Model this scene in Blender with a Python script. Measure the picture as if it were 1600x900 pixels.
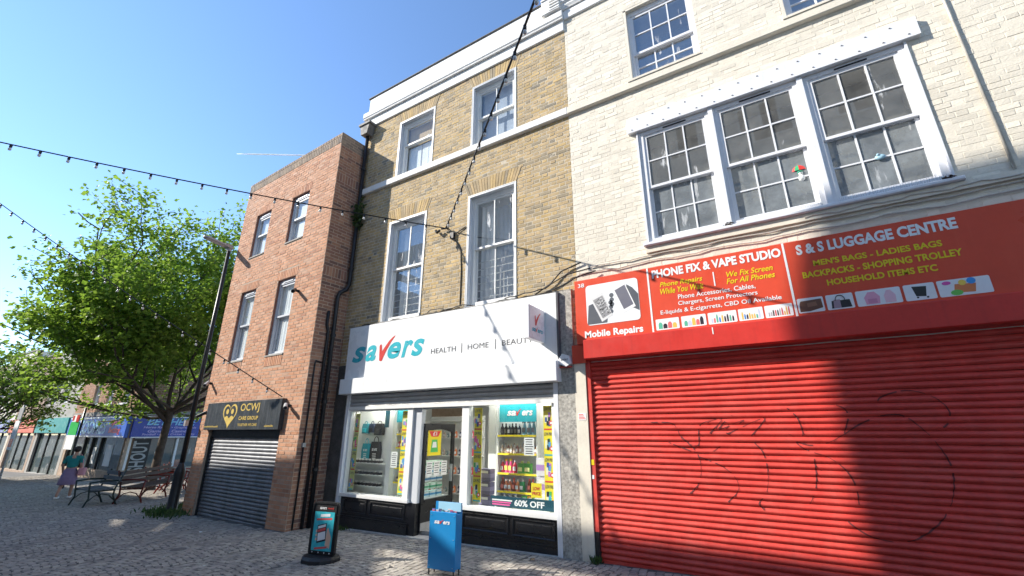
import bpy, bmesh, math, random
import numpy as np
from mathutils import Vector, Matrix, Quaternion
from mathutils.geometry import tessellate_polygon
R = math.radians
random.seed(7)
rng = np.random.default_rng(11)
for o in list(bpy.data.objects): bpy.data.objects.remove(o)
SC = bpy.context.scene
COL = SC.collection

# ------------------------------------------------------------------ camera
YAW, PITCH = R(31.4), R(18.3)
CAM = Vector((0.0, -6.2, 1.65))
fwd = Vector((-math.sin(YAW)*math.cos(PITCH), math.cos(YAW)*math.cos(PITCH), math.sin(PITCH)))
rgt = Vector((math.cos(YAW), math.sin(YAW), 0)); upv = rgt.cross(fwd)
cam_data = bpy.data.cameras.new('camera'); cam = bpy.data.objects.new('camera', cam_data); COL.objects.link(cam)
mw = Matrix(((rgt.x, upv.x, -fwd.x, CAM.x), (rgt.y, upv.y, -fwd.y, CAM.y), (rgt.z, upv.z, -fwd.z, CAM.z), (0, 0, 0, 1)))
cam.matrix_world = mw
cam_data.sensor_width = 36; cam_data.lens = 36*676/1600; cam_data.clip_start = 0.05; cam_data.clip_end = 20000
SC.camera = cam

# ------------------------------------------------------------------ sky, sun, exposure
SUN = Vector((.709, .4556, -.538)).normalized()          # direction the light travels
ELEV = math.asin(-SUN.z); AZ = math.atan2(-SUN.x, -SUN.y)
world = bpy.data.worlds.new('World'); SC.world = world; world.use_nodes = True
wn = world.node_tree.nodes; wl = world.node_tree.links; wn.clear()
sky = wn.new('ShaderNodeTexSky'); sky.sky_type = 'NISHITA'; sky.sun_disc = False
sky.sun_elevation = ELEV; sky.sun_rotation = AZ % (2*math.pi)
sky.air_density = 1.0; sky.dust_density = 0.0; sky.ozone_density = 4.5
bg = wn.new('ShaderNodeBackground'); bg.inputs[1].default_value = 0.15
wo = wn.new('ShaderNodeOutputWorld'); wl.new(sky.outputs[0], bg.inputs[0]); wl.new(bg.outputs[0], wo.inputs[0])
sd = bpy.data.lights.new('sun', 'SUN'); sd.energy = 3.9; sd.angle = R(0.5); sd.color = (1.0, .94, .84)
sun = bpy.data.objects.new('sun', sd); COL.objects.link(sun)
sun.location = (-20, -14, 16); sun.rotation_euler = SUN.to_track_quat('-Z', 'Y').to_euler()
SC.view_settings.view_transform = 'Standard'; SC.view_settings.look = 'None'
SC.view_settings.gamma = 1; SC.view_settings.use_curve_mapping = False
SC.view_settings.exposure = 1.04
SC.render.engine = 'CYCLES'
SC.cycles.max_bounces = 8; SC.cycles.diffuse_bounces = 4; SC.cycles.transparent_max_bounces = 16

def gz(x):                                               # the street falls gently to the left
    return .021*(min(max(x, -45), 6)+3)
def proj(p):
    v = Vector(p)-CAM; d = v.dot(fwd)
    if d < .05: return None
    return 800+676*v.dot(rgt)/d, 450-676*v.dot(upv)/d, d

# ------------------------------------------------------------------ materials
def nd(nt, t, **k):
    n = nt.nodes.new(t)
    for a, b in k.items(): setattr(n, a, b)
    return n
def new_mat(name):
    m = bpy.data.materials.new(name); m.use_nodes = True; nt = m.node_tree; nt.nodes.clear()
    out = nd(nt, 'ShaderNodeOutputMaterial'); return m, nt, out
def pos_noise(nt, scale, detail=4, stretch=None, rough=.55):
    g = nd(nt, 'ShaderNodeNewGeometry'); src = g.outputs['Position']
    if stretch:
        mp = nd(nt, 'ShaderNodeMapping'); mp.inputs['Scale'].default_value = stretch
        nt.links.new(src, mp.inputs['Vector']); src = mp.outputs[0]
    n = nd(nt, 'ShaderNodeTexNoise'); n.inputs['Scale'].default_value = scale
    n.inputs['Detail'].default_value = detail; n.inputs['Roughness'].default_value = rough
    nt.links.new(src, n.inputs['Vector']); return n.outputs['Fac']
def ramp(nt, src, stops):
    r = nd(nt, 'ShaderNodeValToRGB'); e = r.color_ramp.elements
    while len(e) < len(stops): e.new(.5)
    for i, (p, c) in enumerate(stops):
        e[i].position = p; e[i].color = (*c, 1) if len(c) == 3 else c
    nt.links.new(src, r.inputs[0]); return r.outputs[0]
def mixc(nt, fac, a, b, mode='MIX'):
    m = nd(nt, 'ShaderNodeMix', data_type='RGBA', blend_type=mode)
    for s, v in ((m.inputs[0], fac), (m.inputs[6], a), (m.inputs[7], b)):
        if hasattr(v, 'links') or hasattr(v, 'is_output'): nt.links.new(v, s)
        elif isinstance(v, (int, float)): s.default_value = v
        else: s.default_value = (*v, 1) if len(v) == 3 else v
    return m.outputs[2]
def M(name, rgb=(.5, .5, .5), rough=.6, var=.18, scale=5, bump=.15, bscale=70, metal=0, spec=.4,
      attr=False, streak=0, streak_col=(.12, .11, .10), grime=0, grime_col=(.10, .09, .08), coat=0):
    m, nt, out = new_mat(name)
    p = nd(nt, 'ShaderNodeBsdfPrincipled')
    if attr:
        a = nd(nt, 'ShaderNodeAttribute', attribute_name='col'); base = a.outputs['Color']
    else:
        c = nd(nt, 'ShaderNodeRGB'); c.outputs[0].default_value = (*rgb, 1); base = c.outputs[0]
    if var:
        f = ramp(nt, pos_noise(nt, scale, 6), [(.25, (1-var,)*3), (.75, (1+var,)*3)])
        base = mixc(nt, 1.0, base, f, 'MULTIPLY')
        f2 = ramp(nt, pos_noise(nt, scale*9, 3), [(.2, (1-var*.6,)*3), (.8, (1+var*.6,)*3)])
        base = mixc(nt, 1.0, base, f2, 'MULTIPLY')
    if streak:
        f = ramp(nt, pos_noise(nt, 5, 5, (3, 3, .22)), [(.52, (0, 0, 0)), (.80, (streak,)*3)])
        base = mixc(nt, f, base, streak_col)
    if grime:
        f = ramp(nt, pos_noise(nt, 2.2, 7, None, .65), [(.48, (0, 0, 0)), (.78, (grime,)*3)])
        base = mixc(nt, f, base, grime_col)
    nt.links.new(base, p.inputs['Base Color'])
    rn = ramp(nt, pos_noise(nt, scale*3, 4), [(.3, (max(0, rough-.08),)*3), (.7, (min(1, rough+.08),)*3)])
    nt.links.new(rn, p.inputs['Roughness'])
    p.inputs['Metallic'].default_value = metal; p.inputs['Specular IOR Level'].default_value = spec
    if coat: p.inputs['Coat Weight'].default_value = coat; p.inputs['Coat Roughness'].default_value = .12
    if bump:
        b = nd(nt, 'ShaderNodeBump'); b.inputs['Strength'].default_value = bump; b.inputs['Distance'].default_value = .01
        nt.links.new(pos_noise(nt, bscale, 5), b.inputs['Height']); nt.links.new(b.outputs[0], p.inputs['Normal'])
    nt.links.new(p.outputs[0], out.inputs[0]); return m
def G(name, f0=.07, dirt=.0, dirt_col=(.5, .48, .44), smear=0.0, tint=(.93, .96, .96), rough=.02):
    """thin window glass: clear by default, a symmetric Schlick reflection, a film of dirt and pale smears"""
    m, nt, out = new_mat(name)
    tr = nd(nt, 'ShaderNodeBsdfTransparent'); tr.inputs[0].default_value = (*tint, 1)
    gl = nd(nt, 'ShaderNodeBsdfGlossy'); gl.inputs['Roughness'].default_value = rough
    lw = nd(nt, 'ShaderNodeLayerWeight'); lw.inputs[0].default_value = .5
    pw = nd(nt, 'ShaderNodeMath', operation='POWER'); nt.links.new(lw.outputs['Facing'], pw.inputs[0]); pw.inputs[1].default_value = 4.0
    ma = nd(nt, 'ShaderNodeMath', operation='MULTIPLY_ADD'); nt.links.new(pw.outputs[0], ma.inputs[0]); ma.inputs[1].default_value = 1-f0; ma.inputs[2].default_value = f0
    b = nd(nt, 'ShaderNodeBump'); b.inputs['Strength'].default_value = .04; b.inputs['Distance'].default_value = .02
    nt.links.new(pos_noise(nt, 1.6, 1), b.inputs['Height']); nt.links.new(b.outputs[0], gl.inputs['Normal'])
    mx = nd(nt, 'ShaderNodeMixShader'); nt.links.new(ma.outputs[0], mx.inputs[0]); nt.links.new(tr.outputs[0], mx.inputs[1]); nt.links.new(gl.outputs[0], mx.inputs[2])
    sh = mx.outputs[0]
    if dirt:
        df = nd(nt, 'ShaderNodeBsdfDiffuse'); df.inputs[0].default_value = (*dirt_col, 1)
        f = ramp(nt, pos_noise(nt, 3.0, 8, None, .7), [(.3, (dirt*.45,)*3), (.75, (min(1, dirt*1.5),)*3)])
        m2 = nd(nt, 'ShaderNodeMixShader'); nt.links.new(f, m2.inputs[0]); nt.links.new(sh, m2.inputs[1]); nt.links.new(df.outputs[0], m2.inputs[2]); sh = m2.outputs[0]
    if smear:
        df = nd(nt, 'ShaderNodeBsdfDiffuse'); df.inputs[0].default_value = (.78, .79, .80, 1)
        f = ramp(nt, pos_noise(nt, 2.4, 6, (2.6, 2.6, .55), .6), [(.61, (0, 0, 0)), (.66, (smear,)*3)])
        m2 = nd(nt, 'ShaderNodeMixShader'); nt.links.new(f, m2.inputs[0]); nt.links.new(sh, m2.inputs[1]); nt.links.new(df.outputs[0], m2.inputs[2]); sh = m2.outputs[0]
    nt.links.new(sh, out.inputs[0]); return m
def LEAF(name, c1, c2):
    m, nt, out = new_mat(name)
    a = nd(nt, 'ShaderNodeAttribute', attribute_name='col')
    base = mixc(nt, 1.0, a.outputs['Color'], ramp(nt, pos_noise(nt, .9, 4), [(.3, c1), (.7, c2)]), 'MULTIPLY')
    p = nd(nt, 'ShaderNodeBsdfPrincipled'); nt.links.new(base, p.inputs['Base Color']); p.inputs['Roughness'].default_value = .5
    t = nd(nt, 'ShaderNodeBsdfTranslucent'); nt.links.new(base, t.inputs[0])
    mx = nd(nt, 'ShaderNodeMixShader'); mx.inputs[0].default_value = .5
    nt.links.new(p.outputs[0], mx.inputs[1]); nt.links.new(t.outputs[0], mx.inputs[2]); nt.links.new(mx.outputs[0], out.inputs[0]); return m

MT = dict(
 brick=M('brick_face', attr=True, rough=.88, var=.20, scale=3, bump=.5, bscale=90, grime=.42, grime_col=(.20, .165, .13)),
 brick_red=M('red_brick_face', attr=True, rough=.85, var=.14, scale=7, bump=.4, bscale=110, grime=.12),
 painted=M('cream_painted_brick', attr=True, rough=.62, var=.05, scale=2.5, bump=.45, bscale=38, streak=.12, streak_col=(.42, .38, .31)),
 mortar=M('pale_mortar', (.56, .49, .38), .95, .2, 6, .5, 120, grime=.2),
 mortar_red=M('buff_mortar', (.44, .33, .25), .95, .2, 6, .5, 120),
 mortar_cream=M('cream_paint', (.72, .665, .56), .7, .08, 3, .3, 60, streak=.18, streak_col=(.40, .36, .30)),
 white=M('white_gloss_paint', (.80, .80, .78), .42, .05, 3, .05, 30, streak=.12, streak_col=(.45, .44, .42)),
 stucco=M('white_stucco', (.80, .79, .76), .75, .07, 3, .3, 40, streak=.30, streak_col=(.42, .40, .37)),
 pvc=M('white_plastic_frame', (.76, .77, .80), .35, .05, 4, .02, 30, streak=.25, streak_col=(.40, .39, .38)),
 frame_grey=M('grey_white_paint_and_shade', (.58, .60, .63), .4, .06, 4, .04, 30),
 panel=M('white_sign_panel', (.82, .83, .83), .28, .03, 1.2, 0, 10, spec=.5, streak=.05),
 box_white=M('white_metal_box', (.79, .80, .80), .35, .04, 2, .02, 20, streak=.10),
 galv=M('galvanised_steel', (.50, .50, .50), .42, .12, 5, .08, 60, metal=.6),
 teal=M('teal_vinyl', (.035, .42, .50), .3, .03, 3, 0), redv=M('red_vinyl', (.60, .06, .05), .3, .03, 3, 0),
 greyv=M('dark_grey_vinyl', (.09, .09, .10), .35, .05, 3, 0), whitev=M('white_vinyl', (.82, .82, .82), .3, .03, 3, 0),
 bluev=M('blue_vinyl', (.02, .05, .38), .3, .06, 2, 0), paleblue=M('pale_blue_vinyl', (.22, .55, .85), .3, .04, 2, 0),
 pinkv=M('red_lettering', (.75, .10, .12), .35, .05, 3, 0), lilac=M('lilac_lettering', (.55, .45, .80), .35, .05, 3, 0),
 yellow=M('yellow_vinyl', (.80, .62, .02), .35, .04, 3, 0), green=M('green_board', (.04, .48, .10), .4, .05, 3, 0),
 redsign=M('red_sign_board', (.68, .075, .035), .35, .06, 1.5, .02, 20, streak=.10, streak_col=(.75, .22, .12)),
 redpaint=M('red_shutter_paint', (.61, .060, .046), .45, .18, 3, .12, 50, streak=.22, streak_col=(.30, .03, .03), grime=.32, grime_col=(.66, .18, .14)),
 redbox=M('red_metal_box', (.60, .04, .03), .38, .10, 2, .04, 30, streak=.35, streak_col=(.32, .03, .03)),
 black=M('black_gloss_paint', (.016, .016, .018), .33, .2, 6, 0, 50, spec=.6),
 blackm=M('black_plastic', (.018, .018, .02), .5, .3, 6, .05, 60),
 iron=M('black_iron_paint', (.02, .02, .022), .38, .3, 8, .08, 60),
 shutter=M('steel_shutter', (.17, .175, .19), .45, .3, 4, .10, 60, metal=.3, streak=.5, streak_col=(.05, .05, .06), grime=.5, grime_col=(.07, .07, .08)),
 blacksign=M('black_sign_board', (.035, .04, .045), .35, .35, 3, .03, 40, streak=.35, streak_col=(.22, .23, .25)),
 gold=M('gold_lettering', (.72, .52, .14), .35, .10, 6, 0, metal=.2),
 pebble=M('pebbledash', (.42, .40, .36), .92, .55, 28, .9, 110), dark_render=M('dark_render', (.09, .085, .08), .9, .4, 5, .4, 60),
 concrete=M('weathered_concrete', (.36, .34, .31), .9, .25, 4, .35, 60, grime=.35),
 stone=M('pale_stone_step', (.50, .48, .45), .85, .2, 4, .3, 60), lead=M('lead_coping', (.16, .15, .14), .7, .3, 4, .2, 40),
 paver=M('paver', attr=True, rough=.9, var=.22, scale=9, bump=.5, bscale=90, grime=.35, grime_col=(.05, .048, .045)),
 joint=M('dark_joint_sand', (.10, .095, .088), .97, .4, 8, .5, 80),
 ground=M('street_paving', (.17, .16, .15), .92, .3, 1.2, .4, 30, grime=.3),
 cable=M('black_rubber', (.008, .008, .009), .5, .2, 9, 0), grey_cable=M('painted_cable', (.55, .52, .46), .6, .2, 9, 0),
 bulb=M('clear_bulb_glass', (.62, .62, .60), .12, .05, 9, 0, spec=.6),
 curtain=M('white_net_curtain', (.84, .86, .88), .9, .06, 6, .2, 20), tan=M('tan_blind', (.52, .38, .22), .85, .05, 3, .05, 30),
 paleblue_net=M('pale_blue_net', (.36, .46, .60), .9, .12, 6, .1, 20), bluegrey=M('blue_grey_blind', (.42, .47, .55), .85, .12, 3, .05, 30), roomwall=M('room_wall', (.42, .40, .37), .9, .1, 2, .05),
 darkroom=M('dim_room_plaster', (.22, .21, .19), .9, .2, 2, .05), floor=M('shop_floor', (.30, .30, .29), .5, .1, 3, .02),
 shopwhite=M('shop_white', (.78, .80, .78), .6, .03, 2, 0), bark=M('bark', (.085, .065, .05), .9, .4, 9, .9, 40),
 glass=G('window_glass', .10, .06, (.55, .57, .6)), glass_s=G('smeared_window_glass', .24, .10, (.45, .5, .58), .75), shopglass=G('shop_glass', .05, .02),
 glass_d=G('dusty_window_glass', .18, .34, (.30, .30, .29), .65), glass_f=G('frosted_dirty_glass', .16, .58, (.30, .33, .35), .45, rough=.15),
 glass_b=G('blue_sky_glass', .32, .05, (.4, .45, .5), .55), glass_n=G('net_glass', .10, .05, (.6, .6, .6)),
 wood=M('brown_bench_timber', (.085, .05, .035), .7, .3, 6, .3, 40), redleg=M('red_iron_paint', (.30, .035, .02), .5, .2, 8, .1), greenleg=M('dark_green_iron', (.018, .035, .032), .45, .2, 8, .1),
 bluewood=M('weathered_grey_timber', (.10, .12, .14), .6, .3, 6, .3, 40),
 boardblue=M('blue_plastic', (.015, .24, .55), .38, .04, 2, .02, 30), grey=M('mid_grey_plastic', (.25, .25, .26), .5, .1, 5, .05), lampgrey=M('lamp_grey', (.40, .40, .40), .5, .1, 5, .05),
 white_n=M('white_paper', (.82, .82, .80), .7, .03, 8, 0), skin=M('skin', (.48, .27, .19), .6, .06, 8, .05), hair=M('dark_hair', (.02, .014, .012), .6, .3, 30, .3, 80),
 teal_cloth=M('teal_cloth', (.02, .22, .22), .9, .12, 9, .3, 60), lilac_cloth=M('lilac_cloth', (.26, .19, .30), .9, .12, 9, .3, 60), pinkbag=M('pink_bag', (.62, .28, .32), .6, .08, 9, .1),
 weed=LEAF('weed_leaf', (.7, .8, .6), (1.1, 1.1, 1.0)), leaf=LEAF('tree_leaf', (.72, .80, .7), (1.15, 1.12, 1.0)),
 cloud=LEAF('vapour', (1, 1, 1), (1, 1, 1)),
 col=M('printed_colour', attr=True, rough=.4, var=.04, scale=4, bump=0), tealshop=M('teal_shop_board', (.03, .30, .30), .4, .05, 2, 0),
)

# ------------------------------------------------------------------ mesh builder
class MB:
    def __init__(s): s.v = []; s.f = []; s.c = []; s.cc = (1, 1, 1)
    def poly(s, pts):
        n = len(s.v); s.v += [tuple(p) for p in pts]; s.f.append(tuple(range(n, n+len(pts)))); s.c.append(s.cc); return s
    def mesh(s, vs, fs):
        n = len(s.v); s.v += [tuple(p) for p in vs]
        for f in fs: s.f.append(tuple(i+n for i in f)); s.c.append(s.cc)
        return s
    def box(s, x0, x1, y0, y1, z0, z1):
        v = [(x0, y0, z0), (x1, y0, z0), (x1, y1, z0), (x0, y1, z0), (x0, y0, z1), (x1, y0, z1), (x1, y1, z1), (x0, y1, z1)]
        return s.mesh(v, [(0, 3, 2, 1), (4, 5, 6, 7), (0, 1, 5, 4), (1, 2, 6, 5), (2, 3, 7, 6), (3, 0, 4, 7)])
    def bbox(s, x0, x1, y0, y1, z0, z1, b=.006):
        """box with chamfered edges on the -y face side"""
        v = [(x0, y1, z0), (x1, y1, z0), (x1, y1, z1), (x0, y1, z1), (x0, y0+b, z0), (x1, y0+b, z0), (x1, y0+b, z1), (x0, y0+b, z1),
             (x0+b, y0, z0+b), (x1-b, y0, z0+b), (x1-b, y0, z1-b), (x0+b, y0, z1-b)]
        return s.mesh(v, [(3, 2, 1, 0), (0, 1, 5, 4), (1, 2, 6, 5), (2, 3, 7, 6), (3, 0, 4, 7), (4, 5, 9, 8), (5, 6, 10, 9), (6, 7, 11, 10), (7, 4, 8, 11), (8, 9, 10, 11)])
    def prism(s, pts, off):
        """planar polygon (list of 3d points) extruded by vector off"""
        n = len(pts); a = [Vector(p) for p in pts]; o = Vector(off); b = [p+o for p in a]
        s.mesh(a+b, [tuple(range(n)), tuple(range(2*n-1, n-1, -1))]+[((i+1) % n, i, n+i, n+(i+1) % n) for i in range(n)]); return s
    def tube(s, pts, r, n=8, caps=True):
        pts = [Vector(p) for p in pts]; m = len(pts); rs = r if isinstance(r, (list, tuple)) else [r]*m
        base = len(s.v); prev = None
        for i, p in enumerate(pts):
            t = (pts[min(i+1, m-1)]-pts[max(i-1, 0)]).normalized()
            if prev is None: a = t.orthogonal().normalized()
            else: a = (prev-t*prev.dot(t)); a = a.normalized() if a.length > 1e-6 else t.orthogonal().normalized()
            prev = a; b = t.cross(a)
            for k in range(n):
                w = 2*math.pi*k/n; s.v.append(tuple(p+(a*math.cos(w)+b*math.sin(w))*rs[i]))
        for i in range(m-1):
            for k in range(n):
                s.f.append((base+i*n+k, base+i*n+(k+1) % n, base+(i+1)*n+(k+1) % n, base+(i+1)*n+k)); s.c.append(s.cc)
        if caps:
            s.f.append(tuple(base+k for k in range(n-1, -1, -1))); s.c.append(s.cc)
            s.f.append(tuple(base+(m-1)*n+k for k in range(n))); s.c.append(s.cc)
        return s
    def lathe(s, c, prof, n=12):
        c = Vector(c); base = len(s.v); m = len(prof)
        for r, z in prof:
            for k in range(n):
                w = 2*math.pi*k/n; s.v.append((c.x+r*math.cos(w), c.y+r*math.sin(w), c.z+z))
        for i in range(m-1):
            for k in range(n):
                s.f.append((base+i*n+k, base+i*n+(k+1) % n, base+(i+1)*n+(k+1) % n, base+(i+1)*n+k)); s.c.append(s.cc)
        s.f.append(tuple(base+k for k in range(n-1, -1, -1))); s.c.append(s.cc)
        s.f.append(tuple(base+(m-1)*n+k for k in range(n))); s.c.append(s.cc); return s
    def data(s, name, smooth=False, col=False):
        me = bpy.data.meshes.new(name); me.from_pydata(s.v, [], s.f)
        if col:
            at = me.attributes.new('col', 'FLOAT_COLOR', 'FACE')
            at.data.foreach_set('color', np.array([(*c, 1) for c in s.c], dtype=np.float32).ravel())
        if smooth: me.polygons.foreach_set('use_smooth', [True]*len(me.polygons))
        me.update(); return me
    def build(s, name, mat, parent=None, smooth=False, col=None, **tags):
        if isinstance(mat, str): mat = MT[mat]
        if col is None: col = mat.name in ('brick_face', 'red_brick_face', 'cream_painted_brick', 'paver', 'printed_colour', 'weed_leaf', 'tree_leaf', 'vapour')
        me = s.data(name, smooth, col); me.materials.append(mat)
        return link(name, me, parent, **tags)
WP = {}
def link(name, me, parent=None, loc=None, **tags):
    o = bpy.data.objects.new(name, me); COL.objects.link(o)
    if loc is not None: o.location = loc
    if parent is not None:
        o.parent = parent
        if parent.name in WP: o.matrix_parent_inverse = WP[parent.name]
    for k, v in tags.items(): o[k] = v
    return o
def thing(name, label, cat, loc=(0, 0, 0), rotz=0, group=None, world=True):
    """an Empty at the base of a thing; parts are given in world coordinates (world) or in its own frame"""
    o = bpy.data.objects.new(name, None); COL.objects.link(o); o.location = loc; o.rotation_euler = (0, 0, rotz)
    o.empty_display_size = .2; o['label'] = label; o['category'] = cat
    if group: o['group'] = group
    if world: WP[o.name] = Matrix.Translation(Vector(loc)).inverted()
    return o
def tag(o, label, cat, group=None):
    o['label'] = label; o['category'] = cat
    if group: o['group'] = group
    return o
def copy_tree(o, parent=None):
    c = o.copy(); COL.objects.link(c); c.parent = parent
    for ch in list(o.children): copy_tree(ch, c)
    return c

# flat lettering: outlines of the built-in font, scaled into a box of the sign's plane
def text_geo(body, bold=0.0, shear=0.0, res=3, space=1.0):
    cu = bpy.data.curves.new('lettering', 'FONT'); cu.body = body; cu.size = 1; cu.offset = bold; cu.shear = shear
    cu.resolution_u = res; cu.space_character = space; cu.fill_mode = 'BOTH'
    ob = bpy.data.objects.new('lettering', cu); me = ob.to_mesh()
    v = np.array([tuple(q.co) for q in me.vertices]); f = [tuple(p.vertices) for p in me.polygons]
    ob.to_mesh_clear(); bpy.data.objects.remove(ob); bpy.data.curves.remove(cu); return v, f
def lettering(parent, body, x0, x1, z0, z1, y, mat, bold=0.0, shear=0.0, name='lettering', axis='x', fit='box', xc=0, cap=True, res=3, space=1.0):
    """axis x: on a plane facing -y at depth y; axis y: on a plane facing +x (x = xc), x0..x1 are then y values"""
    v, f = text_geo(body, bold, shear, res, space)
    lo = v.min(0); hi = v.max(0); v = (v-lo)/np.maximum(hi-lo, 1e-6)
    u = x0+v[:, 0]*(x1-x0); w = z0+v[:, 1]*(z1-z0)
    if axis == 'x': P = [(a, y, b) for a, b in zip(u, w)]
    else: P = [(xc, a, b) for a, b in zip(u, w)]
    b = MB(); b.mesh(P, f)
    return b.build(name, mat, parent)
# ------------------------------------------------------------------ ground
xs = [-400, -120, -70]+[x for x in range(-45, 7, 3)]+[40, 300]; ys = [-300, -60, -20, -9, -6, -4, -2, 0, 2, 4, 8, 20, 80, 500]
b = MB(); n = len(ys)
for x in xs:
    for y in ys: b.v.append((x, y, gz(x)-.012))
for i in range(len(xs)-1):
    for j in range(n-1): b.f.append((i*n+j, (i+1)*n+j, (i+1)*n+j+1, i*n+j+1)); b.c.append((1, 1, 1))
ground = b.build('ground', 'ground', smooth=True, kind='structure')

# the paved street: small concrete setts laid in segmental arcs, over a bed of dark joint sand
paving = MB()
xs2 = list(range(-34, 5)); ys2 = [-5.8, -3, 0, 3, 6]
for x in xs2:
    for y in ys2: paving.v.append((x, y, gz(x)-.006))
for i in range(len(xs2)-1):
    for j in range(4): paving.f.append((i*5+j, (i+1)*5+j, (i+1)*5+j+1, i*5+j+1)); paving.c.append((1, 1, 1))
paving = paving.build('paved_street', 'joint', kind='structure')
def blocked(x, y):
    if x > -8.22: return y > -.02
    if x > -12.75: return y > -.72+(-8.25-x)*.0437
    return y > 2.85 and x < -26.9
W, RH = 1.36, .092
cand = []
for c in range(-26, 4):
    cx = c*W
    for r in range(-64, 72):
        nb = 14
        for k in range(nb):
            u0 = -W/2+W*k/nb; u1 = -W/2+W*(k+1)/nb; um = (u0+u1)/2
            y = r*RH+.11*math.cos(math.pi*um/W)+.012*math.sin(k*2.3+r*1.7)-.2+(.05 if c % 2 else 0); x = cx+um+.03*math.sin(r*.7+c*2.1)
            if blocked(x, y+.05) or y < -5.2: continue
            p = proj((x, y, gz(x)))
            if not p or p[2] > 26 or p[0] < -25 or p[0] > 1625 or p[1] > 930: continue
            cand.append((p[2], x, y, (u1-u0), math.atan(-.11*math.pi/W*math.sin(math.pi*um/W))))
cand.sort()
pal = [(.36, .325, .28), (.39, .355, .305), (.32, .29, .255), (.42, .38, .325), (.365, .325, .285), (.28, .255, .23)]
def sett(b, x, y, w, a, j=.008, h=None):
    sk = math.tan(a); wx = w/2-j/2; hy = RH/2-j/2; e = .010
    h = h if h is not None else random.uniform(-.003, .003); tx = random.uniform(-.03, .03); ty = random.uniform(-.03, .03)
    cr = [(-wx, -hy-wx*sk), (wx, -hy+wx*sk), (wx, hy+wx*sk), (-wx, hy-wx*sk)]
    cr = [(p+random.uniform(-.004, .004), q+random.uniform(-.004, .004)) for p, q in cr]
    V = [(x+p, y+q, gz(x)-.012+.021*p) for p, q in cr]+[(x+p*.91, y+q*.89, gz(x)+.021*p+h+tx*p+ty*q) for p, q in cr]
    b.mesh(V, [(4, 5, 6, 7), (0, 1, 5, 4), (1, 2, 6, 5), (2, 3, 7, 6), (3, 0, 4, 7)])
var = {}
for q, (d, x, y, w, a) in enumerate(cand[:300]):
    key = (round(a*6), random.randrange(3))
    if key not in var:
        t = MB(); t.cc = random.choice(pal); sett(t, -3, 0, w, round(a*6)/6*1.0, h=random.uniform(-.002, .002)); t.v = [(X+3, Y, Z) for X, Y, Z in t.v]
        var[key] = t.data('sett', col=True); var[key].materials.append(MT['paver'])
    link('sett', var[key], paving, loc=(x, y, gz(x)))
b = MB()
for d, x, y, w, a in cand[300:]:
    b.cc = random.choice(pal); sett(b, x, y, w, a)
b.build('setts', 'paver', paving, kind='stuff')
print('setts', len(cand))

# chewing gum trodden into the paving
b = MB(); rg = random.Random(8)
for k in range(420):
    x = rg.uniform(-12, -1.5); y = rg.uniform(-4.6, -.2)
    if blocked(x, y+.1): continue
    r_ = rg.uniform(.008, .022); c_ = rg.choice([(.62, .60, .56), (.10, .095, .09), (.10, .095, .09)]); b.cc = c_; z = gz(x)+.0055
    b.poly([(x+r_*rg.uniform(.7, 1.2)*math.cos(a), y+r_*rg.uniform(.7, 1.2)*math.sin(a), z+.021*r_*math.cos(a)) for a in np.linspace(0, 6.283, 9)[:-1]])
b.build('gum_spots', 'paver', paving, kind='stuff')
# a round iron cover and a little square one in the paving
mc = thing('manhole_cover', 'small round iron cover set in the paving before the black sign', 'manhole cover', (-8.45, -2.35, gz(-8.45)), world=False)
t = MB(); t.lathe((0, 0, -.01), [(.15, 0), (.15, .019), (.13, .021), (.0, .021)], 20); t.build('rim', 'concrete', mc)
t = MB(); t.lathe((0, 0, .012), [(.11, 0), (.11, .004), (.10, .002), (.03, .002), (0.001, .003)], 18)
for k in range(-2, 3): t.box(-.08, .08, k*.035-.005, k*.035+.005, .002, .006)
t.build('cover', 'lead', mc)

# ------------------------------------------------------------------ the other side of the street (behind the viewer): it shades the pavement; its pale walls and added openings also light it
OY = -9.0
def opposite(name, label, poly, holes=(), deep=8, top=8.0):
    t = thing(name, label, 'building', (poly[0][0], OY, gz(poly[0][0])))
    bm = bmesh.new(); rings = [list(poly)]+[list(h) for h in holes]
    flat = [bm.verts.new((x, OY, z)) for r_ in rings for x, z in r_]
    fs = []
    for tri in tessellate_polygon([[Vector((x, z, 0)) for x, z in r_] for r_ in rings]):
        try: fs.append(bm.faces.new([flat[i] for i in tri]))
        except ValueError: pass
    ex = bmesh.ops.extrude_face_region(bm, geom=fs); vs = [e for e in ex['geom'] if isinstance(e, bmesh.types.BMVert)]
    bmesh.ops.translate(bm, verts=vs, vec=(0, -.18, 0)); bmesh.ops.recalc_face_normals(bm, faces=bm.faces)
    me = bpy.data.meshes.new('facade_wall'); bm.to_mesh(me); bm.free(); me.materials.append(MT['oppwall']); link('facade_wall', me, t)
    x0 = min(p[0] for p in poly); x1 = max(p[0] for p in poly)
    q = MB(); q.box(x0+.01, x1-.01, OY-deep, OY-.18, -1.5, top); q.build('rear_block', 'oppwall', t)
    for zz in (1.2, 4.2, 6.3, 11.5):
        if zz+1.4 > max(p[1] for p in poly)-.8 or (7.2 < zz+1.4 < 11 and holes): continue
        x = x0+1.2
        while x < x1-1.8:
            q = MB(); q.box(x, x+1.1, OY, OY+.03, zz, zz+1.5); w = q.build('window_frame', 'white', t)
            q = MB(); q.box(x+.08, x+1.02, OY+.03, OY+.035, zz+.08, zz+1.42); q.build('pane', 'blackm', w); x += 2.6
    return t
MT['oppwall'] = M('pale_bounce_wall', (.74, .71, .66), .9, .10, 3, .2, 60)  # unseen walls made pale to bounce fill light into the shaded street
EX = -13.55
def grow_(P, f=1.10):
    cx = sum(p[0] for p in P)/len(P); cz = sum(p[1] for p in P)/len(P); return [(cx+(x-cx)*f, cz+(z-cz)*f) for x, z in P]
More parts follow.
